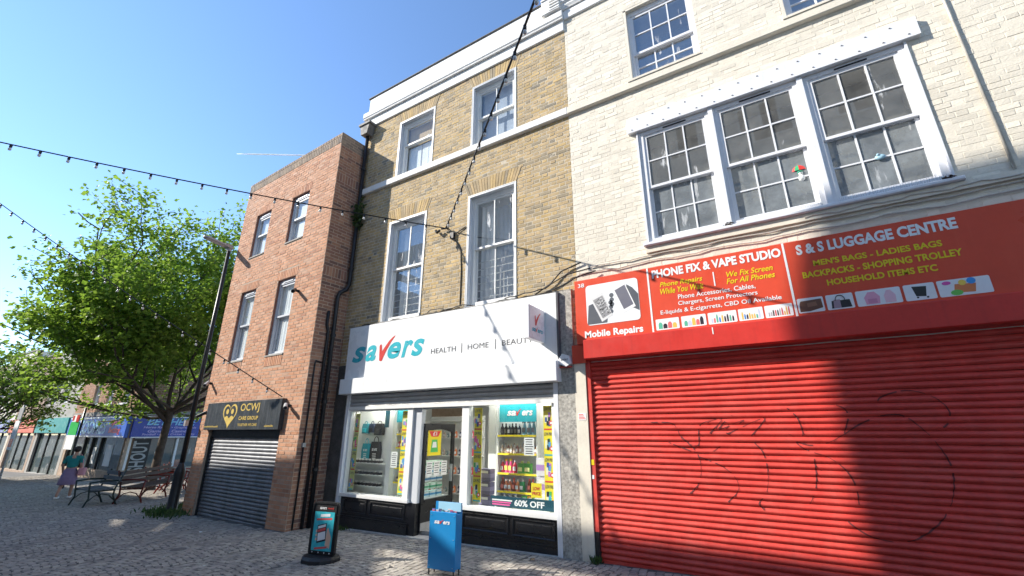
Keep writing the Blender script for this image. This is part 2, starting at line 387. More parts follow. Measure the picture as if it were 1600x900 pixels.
opposite('terrace_building', 'long pale terrace across the street, unseen, with openings added to light the paving',
  [(-75, -1.5), (EX, -1.5), (EX, 10.97), (-22, 10.97), (-40, 10.93), (-75, 10.9)],
  [[(-17.1, 9.98), (-16.62, 10.18), (-15.50, 10.12), (-13.72, 8.85), (-13.72, 8.35)],  # openings added to throw the sunlit patches that shop glass would reflect
   [(-18.95, 9.86), (-17.80, 9.82), (-14.6, 8.50), (-15.0, 8.08)],
   grow_([(-23.01, 8.10), (-25.2, 8.62), (-24.58, 8.74), (-22.78, 8.16)]),
   grow_([(-21.83, 8.30), (-24.33, 9.26), (-23.69, 9.13), (-21.57, 8.32)])])
opposite('corner_building', 'taller pale building across the street, behind the viewer and out of frame',
  [(EX+.003, -1.5), (9, -1.5), (9, 15.14), (EX+.35, 15.14), (EX+.01, 13.6)], top=13.5)

# vapour trail high in the sky
b = MB(); A = Vector((-4144, 1656, 2556)); B_ = Vector((-3352, 2147, 2538))
b.tube([A+(B_-A)*(k/12) for k in range(13)], [2+5.0*min(1, k/2) for k in range(13)], 10)
tag(b.build('vapour_trail', 'cloud', smooth=True), 'thin straight white vapour trail in the blue sky above the brick building', 'vapour trail')
# ------------------------------------------------------------------ brick walls
def bond_rows(x0, x1, z0, z1, course, bond, L=.225, H=.1125):
    r = 0; z = z0
    while z < z1-.02:
        x = x0; k = 0; first = True
        while x < x1-.005:
            if bond == 'flemish': w = (L if k % 2 == 0 else H) if r % 2 == 0 else (H/2 if k == 0 else (H if k % 2 else L))
            else: w = L
            if first and r % 2 == 1 and bond == 'stretcher': w = H
            first = False; yield x, min(x+w, x1), z, min(z+course, z1), w; x += w; k += 1
        z += course; r += 1
def clip(xa, xb, z, opens, splays):
    segs = [(xa, xb)]
    iv = [(o[0], o[1]) for o in opens if o[2]-.01 < z < o[3]+.01]
    for (cx, hw, za, zb, sl) in splays:
        if za < z < zb: iv.append((cx-hw-(z-za)*sl, cx+hw+(z-za)*sl))
    for a, c in iv:
        ns = []
        for p, q in segs:
            if c <= p or a >= q: ns.append((p, q)); continue
            if a > p: ns.append((p, a))
            if c < q: ns.append((c, q))
        segs = ns
    return [s for s in segs if s[1]-s[0] > .022]
def brick_mesh(b, xa, xb, za, zb, y, m, proud, e=.0035, jit=.0015):
    xa += m/2; xb -= m/2; za += m/2; zb -= m/2
    j = lambda: random.uniform(-jit, jit)
    F = [(xa+e+j(), y-proud+j(), za+e+j()), (xb-e+j(), y-proud+j(), za+e+j()), (xb-e+j(), y-proud+j(), zb-e+j()), (xa+e+j(), y-proud+j(), zb-e+j())]
    B = [(xa, y+.012, za), (xb, y+.012, za), (xb, y+.012, zb), (xa, y+.012, zb)]
    b.mesh(F+B, [(0, 1, 2, 3), (4, 5, 1, 0), (5, 6, 2, 1), (6, 7, 3, 2), (7, 4, 0, 3)])
def wall_slab(b, x0, x1, z0, z1, y, opens, depth=.24):
    X = sorted(set([x0, x1]+[v for o in opens for v in o[:2] if x0 < v < x1])); Z = sorted(set([z0, z1]+[v for o in opens for v in o[2:4] if z0 < v < z1]))
    for i in range(len(X)-1):
        for k in range(len(Z)-1):
            cx, cz = (X[i]+X[i+1])/2, (Z[k]+Z[k+1])/2
            if any(o[0] < cx < o[1] and o[2] < cz < o[3] for o in opens): continue
            for yy in (y, y+depth): b.poly([(X[i], yy, Z[k]), (X[i+1], yy, Z[k]), (X[i+1], yy, Z[k+1]), (X[i], yy, Z[k+1])])
    for o in opens:
        a, c, d, e = max(o[0], x0), min(o[1], x1), max(o[2], z0), min(o[3], z1); Y0, Y1 = y, y+depth
        b.poly([(a, Y0, d), (a, Y1, d), (a, Y1, e), (a, Y0, e)]); b.poly([(c, Y0, d), (c, Y1, d), (c, Y1, e), (c, Y0, e)])
        b.poly([(a, Y0, d), (c, Y0, d), (c, Y1, d), (a, Y1, d)]); b.poly([(a, Y0, e), (c, Y0, e), (c, Y1, e), (a, Y1, e)])
def shade_col(pal, x, z, seed=0):
    pr_ = np.array([p[1] for p in pal]); i = rng.choice(len(pal), p=pr_/pr_.sum()); c = np.array(pal[i][0])*rng.uniform(.88, 1.10)
    return tuple(float(v) for v in c)
def brick_wall(wall, rects, pal, course, bond, mat, y, m=.011, proud=.006, splays=(), nobj=300, world=None, tilt=None, skip=None, jit=.0015):
    """rects: (x0,x1,z0,z1,opens). The bricks that show largest become objects, the rest one joined part"""
    allb = []
    for x0, x1, z0, z1, opens in rects:
        for xa, xb, za, zb, w in bond_rows(x0, x1, z0, z1, course, bond):
            for p, q in clip(xa, xb, (za+zb)/2, opens, splays):
                if skip and skip((p+q)/2, (za+zb)/2): continue
                allb.append((p, q, za, zb, abs(q-p-.225) < .002 and abs(zb-za-course) < .002))
    cw = (lambda x, z: Vector((x, y, z))) if world is None else world
    full = sorted([a for a in allb if a[4]], key=lambda a: (cw((a[0]+a[1])/2, a[2])-CAM).length)[:nobj]; fs = set(full)
    vs = []
    for k in range(24):
        t = MB(); t.cc = shade_col(pal, 0, 0); brick_mesh(t, -.1125, .1125, -course/2, course/2, 0, m, proud+random.uniform(-.002, .002), jit=jit)
        d = t.data('brick', col=True); d.materials.append(MT[mat]); vs.append(d)
    for a in full: link('brick', random.choice(vs), wall, loc=((a[0]+a[1])/2, y, (a[2]+a[3])/2))
    b = MB()
    for a in allb:
        if a in fs: continue
        b.cc = shade_col(pal, a[0], a[2]); brick_mesh(b, a[0], a[1], a[2], a[3], y, m, proud+random.uniform(-.0025, .0025), jit=jit)
    b.build('bricks', mat, wall, kind='stuff')
def flat_arch(wall, cx, hw, za, zb, sl, pal, mat, y, n=17):
    """splayed flat arch of brick voussoirs, each a part"""
    H = zb-za
    for k in range(n):
        t0, t1 = -1+2*k/n, -1+2*(k+1)/n; g = .005
        q = [(cx+t0*hw+g, za), (cx+t1*hw-g, za), (cx+t1*(hw+H*sl)-g, zb), (cx+t0*(hw+H*sl)+g, zb)]
        dz = .035*(1-((t0+t1)/2)**2)
        b = MB(); b.cc = shade_col(pal, 0, 0); pr = .008+random.uniform(-.002, .003)
        b.prism([(x, y-pr, z+(dz if i > 1 else 0)) for i, (x, z) in enumerate(q)], (0, pr+.012, 0)); b.build('voussoir', mat, wall)

# ------------------------------------------------------------------ sash windows
def sash_window(parent, x0, x1, z0, z1, y, zm, cols=2, rows=1, fmat='white', gmat='glass', gmat2=None, fw=.045, sw=.045, bar=.022, lower_in=.045, name='sash_window', rows2=None, head=None):
    """frame is the part; panes and glazing bars are its pieces. y: outer face of the frame"""
    gmat2 = gmat2 or gmat; rows2 = rows if rows2 is None else rows2
    b = MB(); hd = head or fw
    b.box(x0, x0+fw, y, y+.13, z0, z1); b.box(x1-fw, x1, y, y+.13, z0, z1); b.box(x0+fw, x1-fw, y, y+.13, z1-hd, z1); b.box(x0+fw, x1-fw, y-.01, y+.13, z0, z0+fw)
    fr = b.build(name, fmat, parent)
    for which, (a, c, Y) in enumerate(((zm-.02, z1-hd, y+.02), (z0+fw, zm+.02, y+.02+lower_in))):
        X0, X1 = x0+fw, x1-fw; rl = sw*.9 if which == 0 else sw*1.25
        s = MB(); s.box(X0, X0+sw, Y, Y+.04, a, c); s.box(X1-sw, X1, Y, Y+.04, a, c); s.box(X0+sw, X1-sw, Y, Y+.04, c-sw, c); s.box(X0+sw, X1-sw, Y, Y+.04, a, a+rl)
        s.build('upper_sash' if which == 0 else 'lower_sash', fmat, fr)
        gx0, gx1, gz0, gz1 = X0+sw, X1-sw, a+rl, c-sw; nr = rows if which == 0 else rows2
        for i in range(1, cols):
            x = gx0+(gx1-gx0)*i/cols; s = MB(); s.box(x-bar/2, x+bar/2, Y+.004, Y+.036, gz0, gz1); s.build('glazing_bar', fmat, fr)
        for k in range(1, nr):
            z = gz0+(gz1-gz0)*k/nr
            for i in range(cols):
                xa = gx0+(gx1-gx0)*i/cols+(bar/2 if i else 0); xb = gx0+(gx1-gx0)*(i+1)/cols-(bar/2 if i < cols-1 else 0)
                s = MB(); s.box(xa, xb, Y+.006, Y+.034, z-bar/2, z+bar/2); s.build('glazing_bar', fmat, fr)
        for i in range(cols):
            for k in range(nr):
                xa = gx0+(gx1-gx0)*i/cols; xb = gx0+(gx1-gx0)*(i+1)/cols; za = gz0+(gz1-gz0)*k/nr; zb = gz0+(gz1-gz0)*(k+1)/nr
                t = random.uniform(-.004, .004); u = random.uniform(-.003, .003); s = MB()
                s.poly([(xa, Y+.02-t-u, za), (xb, Y+.02+t-u, za), (xb, Y+.02+t+u, zb), (xa, Y+.02-t+u, zb)]); s.build('pane', gmat if which == 0 else gmat2, fr)
    return fr
def curtain(parent, x0, x1, z0, z1, y, mat='curtain', name='curtain', amp=.025, n=None):
    b = MB(); n = n or max(8, int((x1-x0)/.025)); V = []
    for i in range(n+1):
        x = x0+(x1-x0)*i/n; yy = y+amp*math.sin(i*1.25+x*7)+amp*.5*math.sin(i*.53)
        V += [(x, yy, z0), (x, yy*.5+y*.5, z1)]
    b.mesh(V, [(2*i, 2*i+2, 2*i+3, 2*i+1) for i in range(n)]); b.mesh([(p[0], p[1]+.004, p[2]) for p in V], [(2*i+1, 2*i+3, 2*i+2, 2*i) for i in range(n)])
    return b.build(name, mat, parent, smooth=True)
def slat_shutter(parent, x0, x1, z0, z1, y, pitch, mat, bulge=.012, name='roller_shutter', slope=0.0, dents=False):
    """steel roller shutter: the curtain's bottom rail is the part, each slat a piece of it"""
    b = MB(); b.box(x0, x1, y-.016, y+.02, z0, z0+.07); sh = b.build(name, mat, parent)
    s = MB(); K = 7; pr = []
    for k in range(K+1):
        t = k/K; pr.append((-bulge*math.sin(math.pi*min(1, t/.86)) if t < .86 else .011, t*pitch))
    mes = []; NX = 26 if dents else 10
    for vv in range(7):
        s = MB(); ph = random.uniform(0, 9); V = []; W1 = .0022 if dents else .0012
        for yy, zz in pr:
            for i in range(NX+1):
                x = x0+(x1-x0)*i/NX; V.append((x, yy+W1*math.sin(i*1.3+ph)+W1*.7*math.sin(i*2.9+ph*2), zz+.0012*math.sin(i*.8+ph)))
        s.mesh(V, [(k*(NX+1)+i, k*(NX+1)+i+1, (k+1)*(NX+1)+i+1, (k+1)*(NX+1)+i) for k in range(K) for i in range(NX)]); me = s.data('slat', smooth=False); me.materials.append(MT[mat] if isinstance(mat, str) else mat); mes.append(me)
    z = z0+.07
    while z < z1-.01:
        link('slat', random.choice(mes), sh, loc=(0, y+random.uniform(-.0015, .0015), z)); z += pitch
    b = MB(); b.box(x0, x1, y+.014, y+.02, z0, z1+pitch); b.build('backing', 'blackm', sh)
    return sh
def plain_box(parent, name, mat, *d):
    b = MB(); b.box(*d); return b.build(name, mat, parent)
# ------------------------------------------------------------------ red brick three-storey building (left of the white shop)
OR = R(-2.5); OL = 4.45; OT = 8.69; OB = (-8.25, -.72, 0)
def ow(x, z): return Vector((OB[0]+x*math.cos(OR), OB[1]+x*math.sin(OR), z))
MT['reveal_red'] = M('red_brick_reveal', (.26, .12, .085), .9, .2, 9, .4, 60)
red = thing('red_brick_building', 'red brick three-storey building with four sash windows and a black shutter', 'building', OB, OR, world=False)
RPAL = [((.52, .265, .155), .36), ((.54, .29, .18), .28), ((.49, .235, .13), .18), ((.54, .32, .215), .09), ((.42, .20, .12), .09)]
wins = [(-3.64, -2.88, 6.11, 7.43), (-1.85, -1.08, 6.11, 7.43), (-3.64, -2.88, 3.27, 5.14), (-1.85, -1.08, 3.27, 5.14)]
shop = (-3.86, -.70, -.6, 1.92)
opens = wins+[shop]
b = MB(); wall_slab(b, -OL, 0, -.6, OT, 0, opens, .3)
b.box(-OL, 0, 5, 5.2, -.6, OT); b.box(-OL-.0, -OL+.2, .3, 5, -.6, OT); b.box(-OL+.2, 0, .3, 5, 8.35, 8.5)
b.box(-OL+.2, -.2, .3, 5, 2.5, 2.7); b.box(-OL+.2, -.2, .3, 5, 5.5, 5.7); b.box(-.2, 0, .3, 5, -.6, OT-.005)
wall = b.build('wall', 'mortar_red', red)
sold = [o for w in wins for o in [(w[0]-.06, w[1]+.06, w[3], w[3]+.225)]]
soldA = [(-1.83, -1.10, 3.04, 3.265), (-3.62, -2.90, 3.04, 3.265)]
brick_wall(wall, [(-OL, 0, -.45, OT-.30, opens+sold+soldA)], RPAL, .075, 'stretcher', 'brick_red', 0, m=.010, proud=.0035, world=ow)
def soldier(x0, x1, z0, z1, pal, y=0, mat='brick_red', par=wall, n=None):
    n = n or max(1, round((x1-x0)/.075))
    for k in range(n):
        t = MB(); t.cc = shade_col(pal, 0, 0); brick_mesh(t, x0+(x1-x0)*k/n, x0+(x1-x0)*(k+1)/n, z0, z1, y, .010, .007); t.build('soldier_brick', mat, par)
for o in sold+soldA: soldier(*o, RPAL)
# weathered coping courses at the top: brick on edge
CP = [((.26, .20, .15), .5), ((.32, .24, .17), .3), ((.20, .16, .13), .2)]
soldier(-OL, 0, OT-.075-.02, OT+.0, CP, n=40)
soldier(-OL, 0, OT-.30, OT-.1, CP, n=58)
# side return facing right: bricks in its own frame (x runs back into the street wall)
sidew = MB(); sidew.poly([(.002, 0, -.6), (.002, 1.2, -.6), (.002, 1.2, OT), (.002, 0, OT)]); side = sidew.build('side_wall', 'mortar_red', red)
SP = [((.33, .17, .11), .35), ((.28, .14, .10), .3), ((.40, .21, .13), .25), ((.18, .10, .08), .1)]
sb = MB(); bands = [(7.31, 7.535), (4.97, 5.195)]
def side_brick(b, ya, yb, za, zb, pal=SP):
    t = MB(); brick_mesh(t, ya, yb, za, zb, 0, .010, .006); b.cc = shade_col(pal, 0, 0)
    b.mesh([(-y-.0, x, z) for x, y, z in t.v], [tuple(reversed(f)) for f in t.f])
r = 0; z = -.45; sides = []
while z < OT-.01:
    band = next((q for q in bands if q[0]-.03 < z < q[1]-.04), None)
    if band and abs(z-band[0]) < .05:
        for k in range(15): sides.append((k*.075, (k+1)*.075, z, z+.225))
        z += .225; r += 3; continue
    y = 0; k = 0
    while y < 1.1:
        w = .225 if not (k == 0 and r % 2 == 0) else .1125
        sides.append((y, y+w, z, min(z+.075, OT))); y += w; k += 1
    z += .075; r += 1
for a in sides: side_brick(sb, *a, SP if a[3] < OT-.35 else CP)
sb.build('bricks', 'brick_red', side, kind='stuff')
# windows
for i, w in enumerate(wins):
    fr = sash_window(red, w[0]+.005, w[1]-.005, w[2]+.03, w[3]-.005, .055, (w[2]+w[3])/2+.02, 1, 1, 'frame_grey', 'glass_n', fw=.04, sw=.05, head=.10)
    b = MB(); b.box(w[0]+.002, w[1]-.002, -.02, .12, w[2]-.0, w[2]+.035); b.build('sill', 'concrete', fr)
    b = MB(); b.box(w[0]+.18, w[1]-.18, .040, .054, w[3]-.075, w[3]-.05); b.build('trickle_vent', 'pvc', fr)
    b = MB(); b.box(w[0], w[0]+.004, .001, .06, w[2]+.036, w[3]); b.box(w[1]-.004, w[1], .001, .06, w[2]+.036, w[3]); b.box(w[0]+.004, w[1]-.004, .001, .06, w[3]-.004, w[3]); b.build('brick_reveal', 'reveal_red', fr)
    if i in (0, 2, 3): curtain(red, w[0]+.04, w[1]-.04, w[2]+.06, w[3]-.1, .165, amp=.010)
    else:
        b = MB(); b.box(w[0]+.04, w[1]-.04, .155, .165, w[2]+.06, w[3]-.1); b.build('roller_blind', 'curtain', red)
# shop opening: shutter set back, box above, concrete step
slat_shutter(red, shop[0]+.03, shop[1]-.03, -.27, 1.55, .10, .075, 'shutter')
b = MB(); b.box(shop[0], shop[1], .06, .30, 1.515, 1.92); b.build('shutter_housing', 'blackm', red)
for s_ in (shop[0], shop[1]-.035):
    b = MB(); b.box(s_, s_+.035, .05, .14, -.3, 1.514); b.build('guide_rail', 'iron', red)
b = MB(); b.box(shop[0]-.02, shop[1]+.02, -.03, .08, -.5, -.135); b.v = [(x, y, z-.021*(-x-.7) if z > -.3 else z) for x, y, z in b.v]; b.build('step', 'stone', red)
# sign box
sg = thing('shop_sign', 'black sign box with gold heart and lettering OCWJ CARE GROUP', 'sign', OB, OR, world=False)
b = MB(); b.bbox(-3.97, -.62, -.10, -.005, 1.675, 2.30, .008); b.build('sign_box', 'blacksign', sg)
yy = -.1035
lettering(sg, 'OCWJ', -2.30, -1.48, 2.03, 2.24, yy, 'gold', .012); lettering(sg, 'CARE GROUP', -2.31, -1.47, 1.885, 1.965, yy, 'gold', .02)
lettering(sg, 'TOGETHER WE CARE', -2.31, -1.48, 1.755, 1.81, yy, 'gold', .01)
for (a, c, z0, z1, n) in ((-3.93, -3.23, 1.735, 1.775, 22), (-1.16, -.81, 1.735, 1.775, 11)):
    b = MB()
    for k in range(n):
        x = a+(c-a)*k/n; w = (c-a)/n*.62; h = random.choice((.6, .6, 1, .75)); b.poly([(x, yy, z0), (x+w, yy, z0), (x+w, yy, z0+(z1-z0)*h), (x, yy, z0+(z1-z0)*h)])
    b.build('small_print', 'gold', sg)
def heart(cx, cz, w, h, n=40):
    P = []
    for k in range(n):
        t = 2*math.pi*k/n; x = 16*math.sin(t)**3/16; z = (13*math.cos(t)-5*math.cos(2*t)-2*math.cos(3*t)-math.cos(4*t))
        P.append((cx+x*w/2, cz+(z+17)/29.2*h))
    return P
ho = heart(-2.77, 1.70, .66, .55); hi = heart(-2.77, 1.74, .56, .47)
b = MB(); n = len(ho)
b.mesh([(x, yy, z) for x, z in ho+hi], [(i, (i+1) % n, n+(i+1) % n, n+i) for i in range(n)])
low = [(x, z) for x, z in hi if z < 1.95]; low.sort(key=lambda p: math.atan2(p[1]-1.9, p[0]+2.77))
b.poly([(x, yy, z) for x, z in low])
for cx in (-2.885, -2.655):
    b.poly([(cx+.065*math.cos(t), yy-.001, 2.08+.06*math.sin(t)) for t in np.linspace(0, 2*math.pi, 16)[:-1]])
    b.poly([(cx+.10*math.cos(t), yy-.0015, 1.90+.085*math.sin(t)) for t in np.linspace(0, math.pi, 12)])
b.build('heart_emblem', 'gold', sg)
# wall cameras and floodlight, each on a bracket
def wall_camera(label, x, z, dirx, y=0, body='lampgrey'):
    t = thing('security_camera', label, 'camera', OB, OR, 'security cameras on the brick front', world=False)
    b = MB(); b.lathe((x, y-.02, z), [(.035, 0), (.035, .04)], 10); b.tube([(x, y, z), (x, y-.10, z+.01)], .018, 8); b.build('bracket', 'blackm', t)
    b = MB(); p = Vector((x, y-.10, z+.02)); d = Vector((dirx, -.45, -.35)).normalized(); b.tube([p-d*.06, p+d*.16], [.038, .042], 10); b.build('housing', body, t)
    b = MB(); b.tube([p+d*.161, p+d*.172], .033, 10); b.build('lens', 'black', t)
wall_camera('bullet security camera high on the brick left of the black sign', -4.27, 2.80, .5)
wall_camera('pale security camera at the right end of the black sign', -.46, 2.13, .8, 0)
wall_camera('tiny dark camera below the window, left end of the black sign', -4.1, 2.05, -.4, 0, 'blackm')
wall_camera('small dark security camera right of the lower right window', -.85, 4.68, .5, 0, 'blackm')
# pipes on the side wall and the tall downpipe in the corner
def pipe(par, name, pts, r, mat='iron'):
    b = MB(); b.tube(pts, r, 8); o = b.build(name, mat, par, smooth=True)
    return o
dp = thing('downpipe', 'black cast iron downpipe with hopper head in the corner beside the yellow brick wall', 'downpipe', (-8.12, -.1, -.1))
pipe(dp, 'pipe', [(-8.13, -.09, 8.95), (-8.13, -.09, 4.85), (-8.14, -.14, 4.72), (-8.16, -.28, 4.62), (-8.16, -.32, 4.5), (-8.16, -.30, gz(-8.1))], .045)
b = MB(); b.prism([(-8.24, -.02, 8.92), (-8.02, -.02, 8.92), (-7.95, -.02, 9.20), (-8.30, -.02, 9.20)], (0, -.20, 0)); b.box(-8.33, -7.92, -.25, -.0, 9.20, 9.26); b.build('hopper_head', 'lead', dp)
for z in (7.9, 6.4, 5.2, 3.6, 2.2, .9):
    b = MB(); y = -.09 if z > 4.8 else -.31; x = -8.13 if z > 4.8 else -8.16; b.lathe((x, y, z), [(.058, 0), (.058, .06)], 10); b.build('pipe_collar', 'iron', dp)
p2 = thing('waste_pipe', 'black waste pipe running up the shaded brick return', 'pipe', (-8.2, -.45, -.1))
pipe(p2, 'pipe', [(-8.20, -.47, 4.15), (-8.20, -.47, 3.85), (-8.20, -.42, 3.7), (-8.20, -.42, gz(-8.2))], .032)
p3 = thing('conduit', 'thin black conduit with a bent top on the shaded brick return', 'pipe', (-8.22, -.6, -.1))
pipe(p3, 'pipe', [(-8.23, -.44, 3.02), (-8.22, -.60, 3.05), (-8.22, -.61, 2.95), (-8.22, -.60, gz(-8.2))], .016)
b = MB(); b.box(-8.24, -8.20, -.64, -.57, 1.35, 1.43); b.build('clip', 'lampgrey', p3)
# ------------------------------------------------------------------ yellow stock brick building with the white shop front
yb = thing('yellow_brick_building', 'yellow stock brick building with white cornice above a white shop front', 'building', (-5.4, 0, 0))
X0, X1 = -8.25, -2.55
YPAL = [((.52, .375, .18), .30), ((.50, .37, .205), .28), ((.46, .345, .195), .20), ((.41, .32, .195), .13), ((.34, .28, .19), .07), ((.25, .22, .17), .02)]
sw_ = [(-7.05, -5.95, 3.80, 6.18), (-4.81, -3.70, 3.80, 6.18), (-7.02, -5.90, 7.36, 8.93), (-4.80, -3.69, 7.36, 8.93)]
b = MB(); wall_slab(b, X0, X1, 2.30, 9.45, 0, sw_, .26)
b.box(X0, X1, 5.8, 6, -.4, 10.1); b.box(X0, X0+.1, .26, 5.8, -.4, 10.1); b.box(X1-.1, X1-.003, .26, 5.8, -.4, 10.1)
b.box(X0+.1, X1-.1, .262, 5.8, 9.5, 9.7); b.box(X0+.1, X1-.1, .262, 5.8, 6.6, 6.8)
wall = b.build('wall', 'mortar', yb)
plain_box(yb, 'first_floor', 'shopwhite', X0+.1, X1-.1, .262, 5.8, 2.42, 2.6)
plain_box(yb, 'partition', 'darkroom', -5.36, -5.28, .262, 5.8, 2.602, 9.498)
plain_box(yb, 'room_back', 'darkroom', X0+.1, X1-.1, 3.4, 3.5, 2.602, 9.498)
AR = [((w[0]+w[1])/2, (w[1]-w[0])/2+.01, w[3], w[3]+.30, .42) for w in sw_]
brick_wall(wall, [(X0, X1, 3.0, 9.30, sw_)], YPAL, .075, 'flemish', 'brick', 0, m=.012, proud=.0035, splays=AR, jit=.0018)
for a in AR: flat_arch(wall, a[0], a[1], a[2], a[3], a[4], YPAL, 'brick', 0, 19)
# cornice, frieze, blocking course, string course
def run(name, mat, y0, z0, z1, xa=X0, xb=X1, y1=.0):
    b = MB(); b.bbox(xa, xb, y0, y1, z0, z1, .012); return b.build(name, mat, yb)
run('frieze', 'stucco', -.045, 9.255, 9.52, X0-.06, X1)
b = MB(); prof = [(-.046, 9.521), (-.095, 9.521), (-.10, 9.55), (-.118, 9.575), (-.118, 9.71), (-.10, 9.725), (0, 9.74), (0, 9.521)]
b.prism([(X0-.12, y, z) for y, z in prof], (X1-X0+.12, 0, 0)); b.build('cornice', 'stucco', yb)
run('blocking_course', 'stucco', -.055, 9.73, 10.18, X0-.0, X1-.2)
run('coping', 'lead', -.085, 10.18, 10.22, X0-.03, X1-.2)
run('string_course', 'stucco', -.075, 7.20, 7.36, X0+.02, X1)
# window surrounds (white reveals, their shade put into grey paint) and sashes
def surround(w, t=.035):
    b = MB(); x0, x1, z0, z1 = w; d = .11
    for xa, xb, za, zb in ((x0, x0+t, z0, z1), (x1-t, x1, z0, z1), (x0+t, x1-t, z1-t, z1)): b.box(xa, xb, -.012, d, za, zb)
    b.build('window_surround', 'frame_grey', yb)
    e = MB(); e.box(x0-.012, x0, -.016, .02, z0, z1+.012); e.box(x1, x1+.012, -.016, .02, z0, z1+.012); e.box(x0, x1, -.016, .02, z1, z1+.012); e.build('surround_edge', 'white', yb)
for i, w in enumerate(sw_):
    surround(w); zm = (w[2]+w[3])/2+(.05 if i < 2 else -.02)
    if i == 2: zm = 8.28
    fr = sash_window(yb, w[0]+.036, w[1]-.036, w[2]+.02, w[3]-.036, .085, zm, 1 if i == 2 else 2, 1, 'white', ('glass_s', 'glass_s', 'glass', 'glass')[i], fw=.06, sw=.045, bar=.018, head=.09)
    if i < 2:
        b = MB(); b.box(w[0]-.0, w[1]+.0, -.06, .09, w[2]-.03, w[2]+.025); b.box(w[0]+.25, w[1], -.03, .08, w[2]+.026, w[2]+.10); b.build('sill', 'white', fr)
        for k in range(6):
            z = w[2]+.26+k*.145; q = MB(); q.tube([(w[0]+.09, .23, z), (w[1]-.09, .23, z)], .009, 6); q.build('security_bar', 'white', yb)
        for k in range(3 if i else 2):
            x = w[0]+(.62, .70, .78)[k]-(0.22 if i == 0 else 0); q = MB(); q.tube([(x, .245, w[2]+.1), (x, .245, w[2]+(.62 if i == 0 else .8-.1*k))], .008, 6); q.build('security_bar', 'white', yb)
        curtain(yb, w[0]+.08, w[1]-.08, w[2]+.05, w[3]-.1, .52, 'paleblue_net', 'net_curtain', amp=.02)
        curtain(yb, w[0]+.1, w[0]+(.32 if i == 0 else .42), w[2]+.05, w[3]-.1, .36, amp=.03)
        if i == 1: curtain(yb, w[1]-.2, w[1]-.06, w[2]+.05, w[3]-.1, .36, amp=.03)
        plain_box(yb, 'room_panel', 'bluegrey', w[0]+.3, w[1]-.05, .9, .93, w[2], w[3]-.9)
plain_box(yb, 'tan_blind', 'tan', -6.93, -6.0, .24, .25, 8.28, 8.86)
w = sw_[2]
for k in range(2):
    x = w[0]+.12+k*.44; b = MB(); b.bbox(x, x+.42, .235, .25, 7.44, 8.25, .01); b.box(x+.19, x+.21, .228, .234, 7.46, 8.2); b.build('shutter_panel', 'curtain', yb)
b = MB(); b.lathe((-6.22, .2, 8.30), [(.03, 0), (.05, .03), (.055, .07), (.03, .11), (.002, .12)], 10); b.tube([(-6.27, .2, 8.37), (-6.32, .2, 8.40)], .012, 6)
tag(b.build('white_ornament', 'white', smooth=True), 'small white ornament on the sash of the top left window with tan blind', 'ornament')
plain_box(yb, 'grey_blind', 'bluegrey', -4.70, -3.79, .26, .27, 7.42, 8.86)
# pebbledash pier on the right, dark rendered strip on the left
b = MB(); b.box(-2.97, -2.645, -.055, .25, -.2, 3.83); b.build('pebbledash_pier', 'pebble', yb)
b = MB(); b.box(-8.249, -7.80, -.015, .25, -.4, 3.0); b.build('rendered_strip', 'dark_render', yb)
b = MB(); b.box(-7.83, -7.78, -.03, .2, -.3, 2.36); b.build('pebbledash_strip', 'pebble', yb)
b = MB(); b.box(-7.90, -2.97, .0, .25, 2.36, 3.001); b.build('lintel', 'dark_render', yb)

# the fascia sign
fs = thing('fascia_sign', 'long white fascia sign lettered savers HEALTH HOME BEAUTY', 'sign', (-5.4, -.1, 2.68))
b = MB(); b.bbox(-7.89, -2.885, -.10, -.002, 2.685, 3.795, .006); b.build('panel', 'panel', fs)
b = MB(); b.box(-2.884, -2.85, -.12, -.002, 2.685, 3.80); b.build('end_trim', 'greyv', fs)
b = MB(); b.box(-7.89, -2.885, -.085, -.002, 3.796, 3.812); b.build('top_trim', 'lead', fs)
yy = -.1035
for ch, a, c in (('s', -7.71, -7.31), ('a', -7.30, -6.985), ('e', -6.66, -6.295), ('r', -6.27, -5.97), ('s', -6.01, -5.68)):
    lettering(fs, ch, a, c, 3.015, 3.345, yy, 'teal', .028, .28, res=5)
def tick(par, x0, z0, sx, sz, y, mat='redv', axis='x', xc=0):
    P = [(0, .62), (.03, .68), (.10, .70), (.155, .68), (.20, .40), (.40, .60), (.62, .80), (.84, .94), (1.0, 1.0), (.98, .95), (.74, .72), (.50, .42), (.33, .16), (.24, .0), (.16, -.01), (.06, .02)]
    b = MB(); b.poly([(x0+u*sx, y, z0+v*sz) if axis == 'x' else (xc, x0+u*sx, z0+v*sz) for u, v in P]); return b.build('red_tick', mat, par)
tick(fs, -6.905, 2.996, .43, .49, yy)
lettering(fs, 'HEALTH', -5.50, -4.912, 3.02, 3.113, yy, 'greyv', -.004, res=3); lettering(fs, 'HOME', -4.644, -4.195, 3.02, 3.113, yy, 'greyv', -.004); lettering(fs, 'BEAUTY', -3.92, -3.32, 3.02, 3.113, yy, 'greyv', -.004)
for x in (-4.785, -4.06):
    b = MB(); b.poly([(x, yy, 2.977), (x+.012, yy, 2.977), (x+.012, yy, 3.15), (x, yy, 3.15)]); b.build('divider', 'greyv', fs)
# shutter box under the fascia, grey curtain just showing, guides
b = MB(); b.bbox(-7.87, -2.86, -.22, -.001, 2.365, 2.675, .01); b.build('shutter_box', 'box_white', yb)
sh = slat_shutter(yb, -7.76, -3.0, 2.06, 2.36, -.02, .075, 'galv')
b = MB(); b.box(-7.76, -3.0, -.05, -.037, 2.06, 2.12); b.build('bottom_rail', 'white', sh)
for xa, xb in ((-7.775, -7.70), (-3.005, -2.93)):
    b = MB(); b.box(xa, xb, -.06, .06, gz(xa)-.05, 2.364); b.build('guide_rail', 'pvc', yb)
